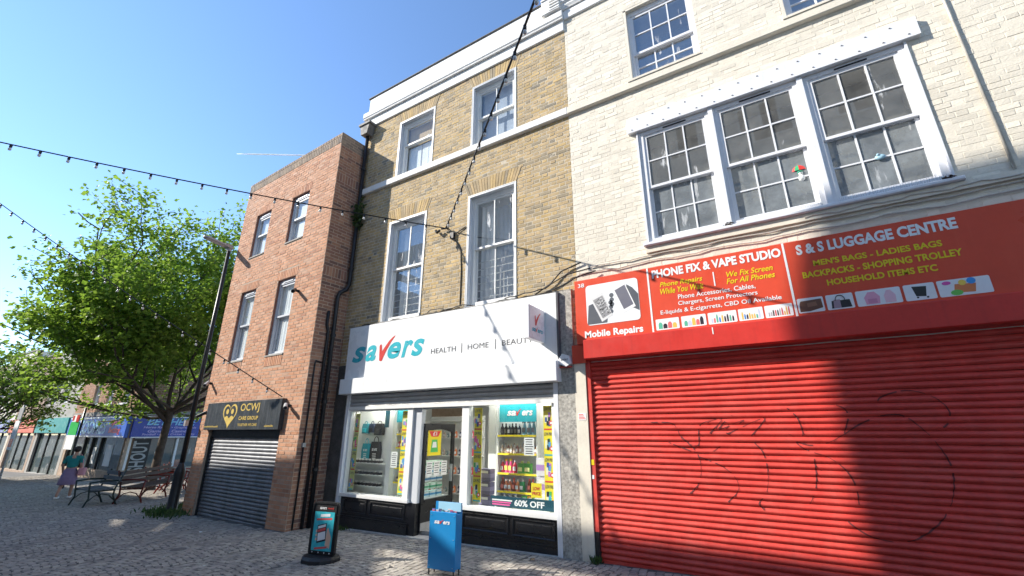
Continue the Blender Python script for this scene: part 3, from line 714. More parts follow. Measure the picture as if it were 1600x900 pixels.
# projecting sign
ps = thing('projecting_sign', 'small square projecting sign with red tick and savers', 'sign', (-3.1, -.35, 3.0))
b = MB(); b.box(-3.19, -3.10, -.635, -.11, 2.98, 3.50); b.build('box', 'pvc', ps)
b = MB(); b.box(-3.0995, -3.094, -.62, -.125, 2.995, 3.485); b.build('face', 'panel', ps)
tick(ps, -.46, 3.20, .20, .23, 0, 'redv', 'y', -3.091)
lettering(ps, 'sa', -.55, -.43, 3.10, 3.155, 0, 'teal', .02, .2, axis='y', xc=-3.091); lettering(ps, 'ers', -.37, -.20, 3.10, 3.155, 0, 'teal', .02, .2, axis='y', xc=-3.091)
tick(ps, -.43, 3.10, .07, .08, 0, 'redv', 'y', -3.0905)
# alarm bell box
ab = thing('alarm_box', 'white hexagonal alarm box on the pebbledash pier', 'alarm box', (-2.8, -.06, 2.6))
b = MB(); b.prism([(-2.87, -.056, 2.69), (-2.80, -.056, 2.78), (-2.68, -.056, 2.74), (-2.66, -.056, 2.62), (-2.74, -.056, 2.58), (-2.85, -.056, 2.62)], (0, -.085, 0)); b.build('case', 'pvc', ab)
lettering(ab, 'ENTRY', -2.82, -2.70, 2.67, 2.70, -.1445, 'greyv', .01); b = MB(); b.box(-2.86, -2.67, -.12, -.06, 2.57, 2.585); b.build('base', 'redv', ab)

# shop front: frames, risers, glass, door
def fbox(name, mat, *d):
    return plain_box(yb, name, mat, *d)
g0 = -.30
for nm, d in dict(a=(-7.70, -7.655, .0, .09, .50, 2.10), b_=(-6.06, -5.93, -.02, .09, .50, 2.10), d=(-4.78, -4.63, -.02, .09, .47, 2.12), e=(-3.075, -3.00, .0, .09, .47, 2.14)).items(): fbox('window_post', 'white', *d)
fbox('window_post', 'frame_grey', -5.93, -5.74, .02, .12, .456, 2.10)  # return of the white post, its shade put into the grey
fbox('transom', 'white', -7.655, -6.06, .01, .08, 2.03, 2.10); fbox('transom', 'white', -4.63, -3.075, .01, .08, 2.08, 2.14); fbox('transom', 'frame_grey', -5.74, -4.78, .05, .11, 2.04, 2.12)
fbox('window_sill', 'white', -7.70, -5.90, -.05, .10, .455, .51); fbox('window_sill', 'white', -4.79, -3.00, -.05, .10, .455, .52)
def riser(x0, x1, zt, panels):
    b = MB(); b.box(x0, x1, .0, .10, g0, zt); b.box(x0, x1, -.03, .0, g0, .10); b.box(x0, x1, -.022, .0, .105, .13); r = b.build('stall_riser', 'black', yb)
    for a, c in panels:
        q = MB(); z0, z1, t = .17, .42, .028
        for d in ((a, c, z0, z0+t), (a, c, z1-t, z1), (a, a+t, z0+t, z1-t), (c-t, c, z0+t, z1-t)):
            q.bbox(d[0], d[1], -.022, .002, d[2], d[3], .009)
        q.bbox(a+.07, c-.07, -.012, .002, z0+.06, z1-.06, .011); q.build('raised_panel', 'black', r)
riser(-7.69, -5.90, .455, [(-7.60, -6.95), (-6.86, -5.98)]); riser(-4.78, -3.005, .455, [(-4.72, -3.84), (-3.78, -3.06)])
b = MB(); b.box(-5.899, -5.742, .0, .12, g0, .454); b.build('stall_riser', 'black', yb)
b = MB(); b.poly([(-7.655, .05, .51), (-6.06, .05, .51), (-6.06, .05, 2.03), (-7.655, .05, 2.03)]); b.build('pane', 'shopglass', yb)
b = MB(); b.poly([(-4.63, .05, .52), (-3.075, .05, .52), (-3.075, .05, 2.08), (-4.63, .05, 2.08)]); b.build('pane', 'shopglass', yb)
b = MB(); b.mesh([(x, y, gz(x)+dz) for x in (-7.75, -5.4, -2.98) for y, dz in ((-.09, -.1), (-.09, .012), (.5, .02))], [(0, 3, 4, 1), (1, 4, 5, 2), (3, 6, 7, 4), (4, 7, 8, 5)]); b.build('doorstep', 'stone', yb)
# open door, hinged on the left jamb and swung into the shop
dr = MB(); dx0, dx1 = -5.74, -5.70
for ya, yb_, za, zb in ((.09, .16, .0, 1.78), (.88, .96, .0, 1.78), (.16, .88, .0, .50), (.16, .88, 1.70, 1.78)): dr.box(dx0, dx1, ya, yb_, za, zb)
for k in range(8):
    t = k/8; ya = .16+.36*t; h = .05*(1-math.sin(math.pi*t/2)); dr.box(dx0, dx1, ya, ya+.045, 1.70-h-.012, 1.70); dr.box(dx0, dx1, 1.04-ya-.045, 1.04-ya, 1.70-h-.012, 1.70)
door = dr.build('door', 'black', yb)
b = MB(); b.poly([(-5.72, .16, .50), (-5.72, .88, .50), (-5.72, .88, 1.70), (-5.72, .16, 1.70)]); b.build('pane', 'shopglass', door)
plain_box(door, 'kick_plate', 'galv', -5.70, -5.695, .10, .40, .02, .14); plain_box(door, 'handle', 'galv', -5.70, -5.65, .84, .86, .75, 1.05)
# interior of the shop
fbox('shop_floor', 'floor', X0+.1, X1-.1, .15, 5.8, -.2, .02)
fbox('shop_back_wall', 'shopwhite', X0+.1, X1-.1, 4.2, 4.3, .02, 2.42)
fbox('shop_side_wall', 'shopwhite', X0+.1, X0+.16, .26, 4.2, .02, 2.42); fbox('shop_side_wall', 'shopwhite', X1-.2, X1-.1, .26, 4.2, .02, 2.42)
fbox('window_back_panel', 'shopwhite', -8.1, -7.05, .58, .61, .45, 2.4); fbox('column', 'shopwhite', -7.02, -6.9, .45, .57, .02, 2.4); fbox('column', 'shopwhite', -4.66, -4.50, .62, .75, .02, 2.4)
fbox('window_board', 'shopwhite', -7.65, -6.06, .10, .9, .40, .455); fbox('window_board', 'shopwhite', -4.63, -3.07, .10, .9, .40, .455)
fbox('display_panel', 'shopwhite', -3.62, -3.3, .62, .66, .45, 2.3)

# two lit fluorescent fittings on the shop ceiling
def em(name, rgb, st):
    m, nt, out = new_mat(name); e = nd(nt, 'ShaderNodeEmission'); e.inputs[0].default_value = (*rgb, 1); e.inputs[1].default_value = st; nt.links.new(e.outputs[0], out.inputs[0]); return m
MT['tubelight'] = em('lit_tube_panel', (1, .97, .90), 15.0)
for x0, lab in ((-5.9, 'left'), (-4.4, 'right')):
    t = thing('ceiling_light', 'lit ceiling light deep inside the shop, %s of the doorway' % lab, 'ceiling light', (x0+.6, 1.8, 2.36), group='ceiling lights in the shop')
    plain_box(t, 'housing', 'pvc', x0, x0+1.25, 1.7, 1.9, 2.375, 2.419); plain_box(t, 'tube_panel', 'tubelight', x0+.03, x0+1.22, 1.72, 1.88, 2.355, 2.374)
for x0, lab in ((-7.7, 'left'), (-4.5, 'right')):
    t = thing('ceiling_light', 'lit ceiling light inside the shop above the %s window' % lab, 'ceiling light', (x0+.6, .32, 2.36), group='ceiling lights in the shop')
    plain_box(t, 'housing', 'pvc', x0, x0+1.25, .22, .42, 2.375, 2.419); plain_box(t, 'tube_panel', 'tubelight', x0+.03, x0+1.22, .24, .40, 2.355, 2.374)
ORD = 'first second third fourth fifth sixth seventh eighth ninth tenth eleventh twelfth thirteenth fourteenth fifteenth sixteenth seventeenth eighteenth'.split()
# ------------------------------------------------------------------ goods and posters in the shop windows
def flatrect(b, x0, x1, z0, z1, y, c): b.cc = c; b.poly([(x0, y, z0), (x1, y, z0), (x1, y, z1), (x0, y, z1)])
def disc(b, cx, cz, r, y, c, n=14, sx=1): b.cc = c; b.poly([(cx+r*sx*math.cos(2*math.pi*k/n), y, cz+r*math.sin(2*math.pi*k/n)) for k in range(n)])
YEL, REDC, WHI, TEA, BLK, GRN, PNK, NAV = (.85, .72, .03), (.72, .05, .05), (.85, .85, .83), (.03, .40, .48), (.03, .03, .035), (.10, .50, .12), (.80, .12, .35), (.05, .10, .35)
def price_strip(label, x0, x1, z0, z1, y, pale=False, seed=1):
    rnd = random.Random(seed); t = thing('price_strip', label, 'poster', ((x0+x1)/2, y, z0))
    b = MB(); b.box(x0, x1, y, y+.004, z0, z1); b.build('paper', 'pstrip_pale' if pale else 'pstrip', t)
    n = 4; h = (z1-z0)/n
    for k in range(n):
        zb = z0+k*h
        lettering(t, 'LOW PRICE', x0+.01, x1-.01, zb+h-.075, zb+h-.025, y-.003, 'greyv', .02, .1)
        p = MB(); w = x1-x0; yy = y-.002
        flatrect(p, x0+w*.12, x0+w*.62, zb+h*.30, zb+h*.62, yy, (.70, .70, .35) if pale else (.86, .82, .55))
        for q in range(5):
            cx = x0+w*rnd.uniform(.15, .6); cz = zb+h*rnd.uniform(.25, .68); c = rnd.choice([TEA, PNK, NAV, GRN, (.55, .2, .6), BLK, (.1, .35, .7)])
            flatrect(p, cx-.02, cx+.02, cz-.035, cz+.035, yy-.0006-q*.0002, c)
        disc(p, x0+w*.74, zb+h*.30, w*.20, yy-.002, REDC); disc(p, x0+w*.74, zb+h*.30, w*.10, yy-.0025, WHI)
        flatrect(p, x0+.01, x1-.01, zb+.008, zb+.03, yy-.001, REDC if k % 2 else TEA); p.build('print', 'col', t)
MT['pstrip'] = M('yellow_price_paper', (.85, .70, .03), .5, .03, 3, 0); MT['pstrip_pale'] = M('faded_price_paper', (.62, .62, .22), .5, .05, 3, 0)
price_strip('faded low price strip at the far left edge of the shop window', -7.63, -7.50, .55, 1.99, .10, True, 3)
price_strip('tall yellow low price strip beside the left jamb of the shop door', -6.30, -6.10, .55, 2.02, .10, False, 4)
price_strip('tall yellow low price strip at the left edge of the right shop window', -4.60, -4.44, .56, 2.03, .10, False, 5)
price_strip('tall yellow low price strip at the right edge of the right shop window', -3.27, -3.09, .54, 2.03, .10, False, 6)
def poster(name, label, x0, x1, z0, z1, y, mat, fn=None, cat='poster'):
    t = thing(name, label, cat, ((x0+x1)/2, y, z0)); b = MB(); b.box(x0, x1, y, y+.004, z0, z1); b.build('paper', mat, t)
    if fn: fn(t)
    return t
def lines(t, x0, x1, z0, z1, y, n, c=BLK, rows=None):
    b = MB()
    for k in range(n):
        z = z1-(z1-z0)*(k+.5)/n; w = (x1-x0)*random.uniform(.5, .9); flatrect(b, (x0+x1)/2-w/2, (x0+x1)/2+w/2, z-.006, z+.006, y, c)
    b.build('small_print', 'col', t)
poster('notice', 'white paper notice in the left shop window beside the yellow strip', -6.52, -6.36, 1.0, 1.28, .095, 'white_n', lambda t: lines(t, -6.52, -6.36, 1.02, 1.26, .0935, 7))
poster('notice', 'white paper notice in the right shop window over the shelves', -3.62, -3.44, 1.29, 1.55, .095, 'white_n', lambda t: lines(t, -3.62, -3.44, 1.30, 1.54, .0935, 7))
def ban(t):
    b = MB(); flatrect(b, -4.21, -3.86, .585, .605, .0925, PNK); flatrect(b, -4.21, -3.84, .615, .635, .0925, WHI); flatrect(b, -4.21, -3.88, .552, .572, .0925, PNK); b.build('small_print', 'col', t)
    lettering(t, '60% OFF', -3.80, -3.28, .56, .65, .0925, 'whitev', .03)
poster('sale_banner', 'dark teal window banner reading 60% OFF', -4.24, -3.11, .53, .68, .095, 'boardteal', ban, 'banner') if MT.setdefault('boardteal', M('dark_teal_print', (.01, .07, .10), .4, .05, 3, 0)) else 0
def lp(t):
    lettering(t, 'LOW', -3.47, -3.35, .80, .85, .0905, 'redv', .03); lettering(t, 'PRICE', -3.48, -3.34, .735, .78, .0905, 'redv', .03)
poster('price_card', 'yellow LOW PRICE card above the sale banner', -3.50, -3.32, .70, .90, .093, 'pstrip', lp, 'card')
# door posters and the stacked packs behind the door glass
dp1 = thing('door_poster', 'yellow and red one pound poster on the open shop door', 'poster', (-5.69, .3, 1.2))
b = MB(); b.box(-5.695, -5.691, .17, .54, 1.22, 1.66); b.build('paper', 'pstrip', dp1)
b = MB(); b.cc = REDC; b.poly([(-5.690, .19, 1.65), (-5.690, .52, 1.65), (-5.690, .45, 1.55), (-5.690, .26, 1.55)])
b.cc = GRN; b.poly([(-5.690, .25, 1.28), (-5.690, .46, 1.28), (-5.690, .43, 1.50), (-5.690, .28, 1.50)]); b.cc = WHI; b.poly([(-5.6895, .29, 1.36), (-5.6895, .42, 1.36), (-5.6895, .40, 1.46), (-5.6895, .31, 1.46)]); b.build('print', 'col', dp1)
lettering(dp1, '£1', .30, .41, 1.57, 1.64, 0, 'whitev', .03, axis='y', xc=-5.6885)
for k, (ya, lab) in enumerate(((.17, 'left'), (.37, 'middle'), (.58, 'right'))):
    t = thing('door_notice', 'white notice on the shop door, %s of three' % lab, 'poster', (-5.69, ya, .9), group='notices on the shop door')
    b = MB(); b.box(-5.695, -5.691, ya, ya+.16, .87, 1.12); b.build('paper', 'white_n', t)
    b = MB(); b.cc = BLK
    for q in range(5): z = 1.08-q*.04; b.poly([(-5.6905, ya+.02, z), (-5.6905, ya+.14-.02*(q % 2), z), (-5.6905, ya+.14-.02*(q % 2), z+.012), (-5.6905, ya+.02, z+.012)])
    b.build('small_print', 'col', t)
def pack_mesh(c1, c2, w=.15, d=.10, h=.10):
    b = MB(); b.cc = c1; b.box(-w/2, w/2, -d/2, d/2, 0, h); b.cc = c2
    b.box(-w/2-.001, w/2+.001, -d/2-.001, d/2+.001, h*.30, h*.62); b.cc = WHI; b.box(-w*.3, w*.3, -d/2-.002, d/2+.002, h*.66, h*.86)
    me = b.data('pack', col=True); me.materials.append(MT['col']); return me
pk = [pack_mesh((.62, .78, .80), (.05, .30, .55)), pack_mesh((.60, .78, .66), (.06, .42, .22)), pack_mesh((.75, .80, .82), (.05, .25, .5))]
for r in range(5):
    for k in range(4):
        o = link('tissue_pack', pk[r % 3], None, loc=(-5.92, .22+k*.18, .5+r*.13)); o.rotation_euler = (0, 0, R(90)+random.uniform(-.06, .06))
        tag(o, '%s wrapped pack behind the shop door, %s row up, %s from the hinge' % (('blue', 'green', 'pale')[r % 3], ORD[r], ORD[k]), 'pack', 'packs behind the shop door')
b = MB(); b.box(-6.05, -5.80, .16, .95, .02, .497); tag(b.build('pack_plinth', 'shopwhite'), 'low white plinth carrying the packs behind the shop door', 'plinth')
# shelves of goods
def shelf_unit(label, x0, x1, y0, y1, zs, top, loc_lab):
    t = thing('shelf_unit', label, 'shelf', ((x0+x1)/2, (y0+y1)/2, .455))
    plain_box(t, 'back_panel', 'shopwhite', x0, x1, y1, y1+.02, .456, top)
    for xs_ in (x0-.02, x1): plain_box(t, 'upright', 'shopwhite', xs_, xs_+.02, y0, y1, .456, top)
    for z in zs:
        s = plain_box(t, 'shelf', 'shopwhite', x0, x1, y0, y1, z-.02, z); plain_box(s, 'price_rail', 'pstrip', x0, x1, y0-.008, y0-.001, z-.028, z+.004)
    return t
shelf_unit('white shelf unit full of bottles in the right shop window', -4.38, -3.62, .50, .72, [.49, .70, .98, 1.29, 1.585], 2.10, '')
shelf_unit('white shelf unit of small bottles in the left shop window', -6.88, -6.30, .55, .72, [.70, .96, 1.34, 1.60], 1.9, '')
def bottle(c1, c2, h, r, kind=0):
    b = MB(); b.cc = c1
    if kind == 0: b.lathe((0, 0, 0), [(r*.9, 0), (r, .01), (r, h*.62), (r*.45, h*.78), (r*.38, h*.84)], 8)
    elif kind == 1: b.box(-r, r, -r*.6, r*.6, 0, h*.82)
    else: b.lathe((0, 0, 0), [(r*.95, 0), (r, .02), (r*.8, h*.5), (r*.5, h*.72), (r*.35, h*.84)], 8)
    b.cc = c2
    if kind == 2: b.box(-r*.9, r*.35, -r*.35, r*.35, h*.84, h); b.box(-r*1.1, -r*.9, -r*.2, r*.2, h*.80, h*.96)
    else: b.lathe((0, 0, h*.82 if kind == 1 else h*.84), [(r*.42, 0), (r*.42, h*.15), (r*.3, h*.17)], 8)
    b.cc = tuple(min(.9, v*1.3+.12) for v in c2); b.box(-r*.75, r*.75, -r*1.02, -r*.98, h*.18, h*.5)
    me = b.data('bottle', col=True, smooth=False); me.materials.append(MT['col']); return me
def row(x0, x1, y, z, meshes, label, group, name='bottle', gap=.006, rows=1):
    x = x0; k = 0
    while True:
        me = meshes[k % len(meshes)] if not callable(meshes) else meshes(k); w = max(v.co.x for v in me.vertices)-min(v.co.x for v in me.vertices)
        if x+w > x1: break
        o = link(name, me, None, loc=(x+w/2, y+random.uniform(-.01, .01), z+.001)); o.rotation_euler = (0, 0, random.uniform(-.2, .2)); tag(o, label+(', %s from left' % ORD[k] if k < len(ORD) else ''), name, group); x += w+gap; k += 1
dk = bottle((.03, .03, .04), (.02, .02, .02), .19, .032); dk2 = bottle((.05, .06, .10), (.5, .5, .55), .18, .03); spr = bottle((.20, .42, .55), (.08, .08, .10), .24, .04, 2)
row(-4.36, -3.93, .58, 1.585, [dk, dk, dk2], 'dark bottle on the top shelf of the right window', 'dark bottles on the top shelf'); row(-3.92, -3.63, .58, 1.585, [spr], 'pale blue spray bottle on the top shelf of the right window', 'spray bottles on the top shelf')
cs = [bottle((.60, .45, .35), (.80, .75, .65), .15, .028), bottle((.70, .62, .55), (.3, .2, .15), .16, .026), bottle((.42, .22, .20), (.75, .7, .6), .15, .028)]
row(-4.36, -3.63, .58, 1.29, cs, 'small brown and cream bottle on the second shelf of the right window', 'cosmetic bottles on the second shelf')
pk1 = bottle((.82, .10, .30), (.85, .68, .05), .22, .038, 2); rd = bottle((.75, .05, .10), (.85, .82, .8), .20, .036); gn = bottle((.12, .45, .08), (.75, .8, .2), .19, .06, 1)
row(-4.36, -4.02, .58, .98, [rd, pk1, pk1], 'pink bottle with yellow trigger on the third shelf', 'pink bottles on the third shelf'); row(-4.0, -3.63, .58, .98, [gn], 'green pack on the third shelf of the right window', 'green packs on the third shelf', 'pack')
br = bottle((.30, .08, .04), (.75, .12, .08), .20, .036); og = bottle((.80, .28, .12), (.85, .8, .75), .18, .034); gr_ = bottle((.06, .42, .16), (.8, .8, .8), .18, .04, 1)
row(-4.36, -3.98, .58, .70, [br, og, og], 'orange and brown bottle on the fourth shelf', 'orange bottles on the fourth shelf'); row(-3.97, -3.86, .58, .70, [gr_], 'green carton on the fourth shelf', 'green cartons on the fourth shelf', 'pack'); row(-3.84, -3.63, .58, .70, [br], 'dark brown bottle at the right end of the fourth shelf', 'brown bottles on the fourth shelf')
wh = bottle((.80, .80, .80), (.25, .3, .5), .18, .05, 2); row(-4.34, -3.95, .58, .49, [wh], 'white handled bottle on the lowest shelf of the right window', 'white bottles on the lowest shelf')
row(-3.93, -3.63, .58, .49, [pack_mesh(GRN, YEL, .09, .06, .15), pack_mesh((.85, .45, .05), WHI, .09, .06, .15)], 'green and orange carton on the lowest shelf', 'cartons on the lowest shelf', 'pack')
hd = thing('header_board', 'teal header board lettered savers above the right window shelves', 'sign', (-4.0, .48, 1.82))
b = MB(); b.box(-4.33, -3.60, .47, .49, 1.80, 2.11); b.build('board', 'teal', hd); lettering(hd, 'sa', -4.17, -3.99, 1.90, 1.985, .4665, 'whitev', .03, .2); tick(hd, -3.985, 1.898, .10, .12, .4665); lettering(hd, 'ers', -3.87, -3.66, 1.90, 1.985, .4665, 'whitev', .03, .2)
hb = thing('header_board', 'plain teal header board above the left window shelves', 'sign', (-6.6, .5, 1.9)); b = MB(); b.box(-6.88, -6.34, .52, .54, 1.82, 2.10); b.build('board', 'teal', hb)
hb = thing('hanging_banner', 'narrow dark teal banner in the left shop window', 'banner', (-7.15, .5, 1.7)); b = MB(); b.box(-7.2, -7.03, .50, .51, 1.72, 2.10); b.build('board', 'boardteal', hb)
s1 = bottle((.72, .62, .50), (.10, .08, .07), .13, .026); s2 = bottle((.62, .10, .08), (.8, .78, .7), .14, .03); s3 = bottle((.20, .28, .30), (.5, .55, .5), .12, .03); s4 = bottle((.15, .12, .18), (.6, .5, .3), .11, .028)
row(-6.86, -6.32, .60, 1.60, [s1], 'cream bottle with black cap on the upper shelf of the left window', 'cream bottles in the left window'); row(-6.86, -6.32, .60, 1.34, [s2], 'red and white bottle on the second shelf of the left window', 'red bottles in the left window')
row(-6.86, -6.32, .60, .96, [s3], 'grey green bottle on the third shelf of the left window', 'grey bottles in the left window'); row(-6.86, -6.32, .60, .70, [s4], 'dark small bottle on the lowest shelf of the left window', 'dark bottles in the left window')
# hanging bags, totes and slippers on the back panel
def bag(label, x, z, w, h, c, kind, y=.50):
    t = thing('bag', label, 'bag', (x, y, z-h)); b = MB(); b.cc = c; n = 10
    b.prism([(x-w/2, y, z-h), (x+w/2, y, z-h), (x+w*.52, y, z-h*.4), (x+w*.40, y, z), (x-w*.40, y, z), (x-w*.52, y, z-h*.4)], (0, .07, 0)); b.build('body', 'col', t)
    q = MB(); q.cc = c
    q.tube([(x+w*.25*math.cos(a), y+.03, z+(.10 if kind else .05)*math.sin(a)) for a in np.linspace(0, math.pi, 9)], .008, 6); q.build('handle', 'col', t)
    if kind:
        lettering(t, 'sa ers', x-w*.28, x+w*.28, z-h*.45, z-h*.32, y-.002, 'whitev', .03)
        p = MB(); [flatrect(p, x-w*.2, x+w*.2, z-h*(.62+.1*k), z-h*(.58+.1*k), y-.002, WHI) for k in range(3)]; p.build('print', 'col', t)
    else:
        p = MB(); p.bbox(x-w*.32, x+w*.32, y-.03, y, z-h*.9, z-h*.45, .012); p.cc = c; p.build('pocket', 'blackm' if c[0] < .1 and c[1] < .1 else 'teal', t)
bag('small teal backpack hung on the slatted panel of the left window', -7.80, 1.80, .17, .20, (.03, .26, .32), 0); bag('small dark navy backpack hung between two others in the left window', -7.60, 1.80, .15, .18, (.03, .05, .10), 0); bag('larger black backpack hung right of the small ones in the left window', -7.38, 1.80, .24, .23, (.015, .015, .018), 0)
bag('teal shopping tote with white print in the left window', -7.72, 1.40, .22, .34, (.03, .36, .46), 1); bag('black shopping tote with white print in the left window', -7.44, 1.44, .27, .40, (.015, .015, .018), 1)
b = MB(); b.lathe((0, 0, 0), [(.03, 0), (.036, .02), (.034, .04), (.02, .05)], 8); b.v = [(x, y*2.2, z) for x, y, z in b.v]; b.cc = (.02, .02, .02); b.c = [(.02, .02, .02)]*len(b.f)
k0 = len(b.f); b.cc = (.75, .72, .68); b.box(-.025, .025, -.03, .05, .042, .075); slp = b.data('slipper', col=True); slp.materials.append(MT['col'])
for z in (1.03, .81, .60):
    st = plain_box(None, 'slipper_shelf', 'shopwhite', -8.05, -7.08, .42, .575, z-.02, z); tag(st, {1.03: 'upper', .81: 'middle', .60: 'lower'}[z]+' narrow shelf of dark slippers in the left window', 'shelf')
    row(-8.0, -7.1, .49, z, [slp], 'dark slipper with pale lining on the %s shelf of the left window' % {1.03: 'upper', .81: 'middle', .60: 'lower'}[z], 'slippers on the %s shelf' % {1.03: 'upper', .81: 'middle', .60: 'lower'}[z], 'slipper', .035)
for k in range(3):
    o = link('multipack', pack_mesh((.16, .15, .26), (.30, .28, .45), .22, .14, .19), None, loc=(-4.47+.0*k, .32, .456+k*.20)); tag(o, 'purple wrapped multipack in the right window, %s of its stack' % ('bottom', 'middle', 'top')[k], 'pack', 'purple multipacks in the window')
for k in range(2):
    o = link('white_carton', pack_mesh((.75, .72, .80), (.45, .25, .60), .17, .10, .26), None, loc=(-3.46, .40, .70+k*.28)); tag(o, 'white and purple carton right of the window shelves, %s of two' % ('lower', 'upper')[k], 'carton', 'white cartons in the window')
t = plain_box(None, 'carton_plinth', 'shopwhite', -3.56, -3.34, .33, .5, .456, .70); tag(t, 'low white plinth under the cartons in the right window', 'plinth')
# aisle shelving further inside, seen through the doorway
for k, (x0, x1, y) in enumerate(((-7.9, -6.2, 2.4), (-5.3, -4.0, 3.0))):
    t = thing('aisle_shelving', ('left' if k == 0 else 'right')+' tall shelving deep inside the shop', 'shelf', (x0, y, 0)); plain_box(t, 'back_panel', 'shopwhite', x0, x1, y+.3, y+.33, .02, 2.0)
    for z in (.3, .7, 1.1, 1.5, 1.9): plain_box(t, 'shelf', 'shopwhite', x0, x1, y, y+.3, z-.02, z)
    for z, lv in ((.3, 'lowest'), (.7, 'second'), (1.1, 'third'), (1.5, 'top')): row(x0, x1, y+.1, z, [cs[0], s3, rd, og, dk2], 'bottle deep in the shop, %s shelving, %s shelf' % ('left' if k == 0 else 'right', lv), 'goods on the inner shelving', 'bottle', .06)
# ------------------------------------------------------------------ cream painted building on the right
cb = thing('cream_building', 'cream painted brick building above the red shop front', 'building', (0, 0, 0))
CX0, CX1 = -2.55, 4.6
CPAL = [((.725, .67, .565), .5), ((.735, .68, .575), .3), ((.715, .66, .555), .2)]
cw_ = [(-1.38, -.24, 7.36, 9.03), (.91, 2.05, 7.36, 9.03), (-1.36, 2.05, 4.30, 6.33)]
b = MB(); wall_slab(b, CX0, CX1, 2.6, 9.75, .0, cw_, .26)
b.box(CX0, CX1, 5.8, 6, -.4, 11); b.box(CX0, CX0+.1, .26, 5.8, -.4, 11); b.box(CX1-.1, CX1, .0, 5.8, -.4, 2.6); b.box(CX1-.1, CX1-.003, .26, 5.8, 2.6, 11)
b.box(CX0+.1, CX1-.1, .262, 5.8, 9.8, 10.0); b.box(CX0+.1, CX1-.1, .262, 5.8, 6.7, 6.9); b.box(CX0+.1, CX1-.1, .262, 5.8, 3.2, 3.4); b.box(CX1-.0, CX1+.01, 0, .26, 2.6, 9.75)
wall = b.build('wall', 'mortar_cream', cb)
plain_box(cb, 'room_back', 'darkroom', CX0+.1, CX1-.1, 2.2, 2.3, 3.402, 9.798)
brick_wall(wall, [(CX0, CX1, 3.80, 9.55, cw_)], CPAL, .076, 'flemish', 'painted', -.001, m=.006, proud=.001, jit=.0012)
def crun(name, mat, y0, z0, z1, xa=CX0, xb=CX1):
    b = MB(); b.bbox(xa, xb, y0, .0, z0, z1, .012); return b.build(name, mat, cb)
crun('string_course', 'mortar_cream', -.075, 7.20, 7.35); crun('frieze', 'stucco', -.045, 9.52, 9.75)
b = MB(); prof = [(-.046, 9.751), (-.07, 9.751), (-.08, 9.78), (-.10, 9.82), (-.10, 9.86), (-.14, 9.90), (-.14, 9.95), (-.20, 10.0), (-.20, 10.16), (0, 10.2), (0, 9.751)]
b.prism([(CX0-.02, y, z) for y, z in prof], (CX1-CX0+.02, 0, 0)); b.build('cornice', 'stucco', cb)
b = MB(); b.box(CX0, CX1, -.08, .2, 10.2, 10.9); b.build('parapet', 'stucco', cb)
b = MB(); b.bbox(-2.98, -2.57, -.16, .0, 9.76, 10.13, .01); b.box(-2.98, -2.57, -.18, .0, 10.13, 10.17)
for k in range(4): b.box(-2.80, -2.575, -.17-.008*k, -.16, 9.80+k*.07, 9.825+k*.07)
b.build('end_console', 'stucco', cb)
# upper sashes in painted reveals
for i, w in enumerate(cw_[:2]):
    fr = sash_window(cb, w[0]+.045, w[1]-.002, w[2]+.02, w[3]-.03, .07, 8.03, 3, 2, 'pvc', 'glass_b', fw=.05, sw=.05, bar=.022, head=.09)
    b = MB(); b.box(w[0], w[0]+.045, -.005, .2, w[2], w[3]); b.box(w[0], w[1], -.005, .2, w[3]-.03, w[3]); b.build('reveal', 'mortar_cream', fr)
    b = MB(); b.box(w[0]-.02, w[1]+.02, -.09, .12, w[2]-.02, w[2]+.02); b.build('sill', 'mortar_cream', fr)
    plain_box(cb, 'room_panel', 'bluegrey', w[0]+.02, w[1]-.02, .9, .93, w[2], w[3])
# wide triple window: board above, three sash units divided by posts
plain_box(cb, 'head_board', 'pvc', -1.49, 2.19, -.075, .0, 6.325, 6.60)
b = MB()
for k in range(15):
    for z in (6.37, 6.55):
        x = -1.42+k*.25+(.1 if z > 6.5 else 0)
        if x < 2.15: b.lathe((x, -.077, z-.004), [(.011, 0), (.011, .008)], 6)
b.build('screw_heads', 'grey', cb, kind='stuff')
units = [(-1.345, -.26), (-.235, .885), (.915, 2.03)]
for i, (a, c) in enumerate(units):
    sash_window(cb, a, c, 4.325, 6.31, .0, 5.29, 3, 2, 'pvc', 'glass_d', 'glass_f', fw=.075, sw=.045, bar=.020, head=.06)
for x in (-.2475, .90): plain_box(cb, 'mullion', 'pvc', x-.033, x+.033, -.035, .1, 4.325, 6.32)
for x in (-1.36, 2.035): plain_box(cb, 'frame_edge', 'pvc', x-.012, x+.012, -.03, .1, 4.33, 6.322)
plain_box(cb, 'head_vent', 'blackm', -.95, -.60, -.012, -.001, 6.262, 6.28); plain_box(cb, 'head_vent', 'blackm', .15, .55, -.012, -.001, 6.262, 6.28); plain_box(cb, 'head_vent', 'blackm', 1.3, 1.65, -.012, -.001, 6.262, 6.28)
b = MB(); b.bbox(-1.42, 2.10, -.10, .02, 4.275, 4.325, .012); b.build('sill', 'pvc', cb)
plain_box(cb, 'sub_sill', 'mortar_cream', -1.40, 2.6, -.05, .0, 4.18, 4.272)
b = MB()
for k in range(150):
    x = -1.27+k*.0218
    if min(abs(x-.9), abs(x+.245)) < .09: continue
    for dy, dx in ((-.045, -.012), (-.02, .01)): b.tube([(x, -.03, 4.32), (x+dx+random.uniform(-.008, .008), -.03+dy, 4.32+random.uniform(.05, .085))], .0016, 3, False)
b.build('bird_spikes', 'galv', cb, kind='stuff')
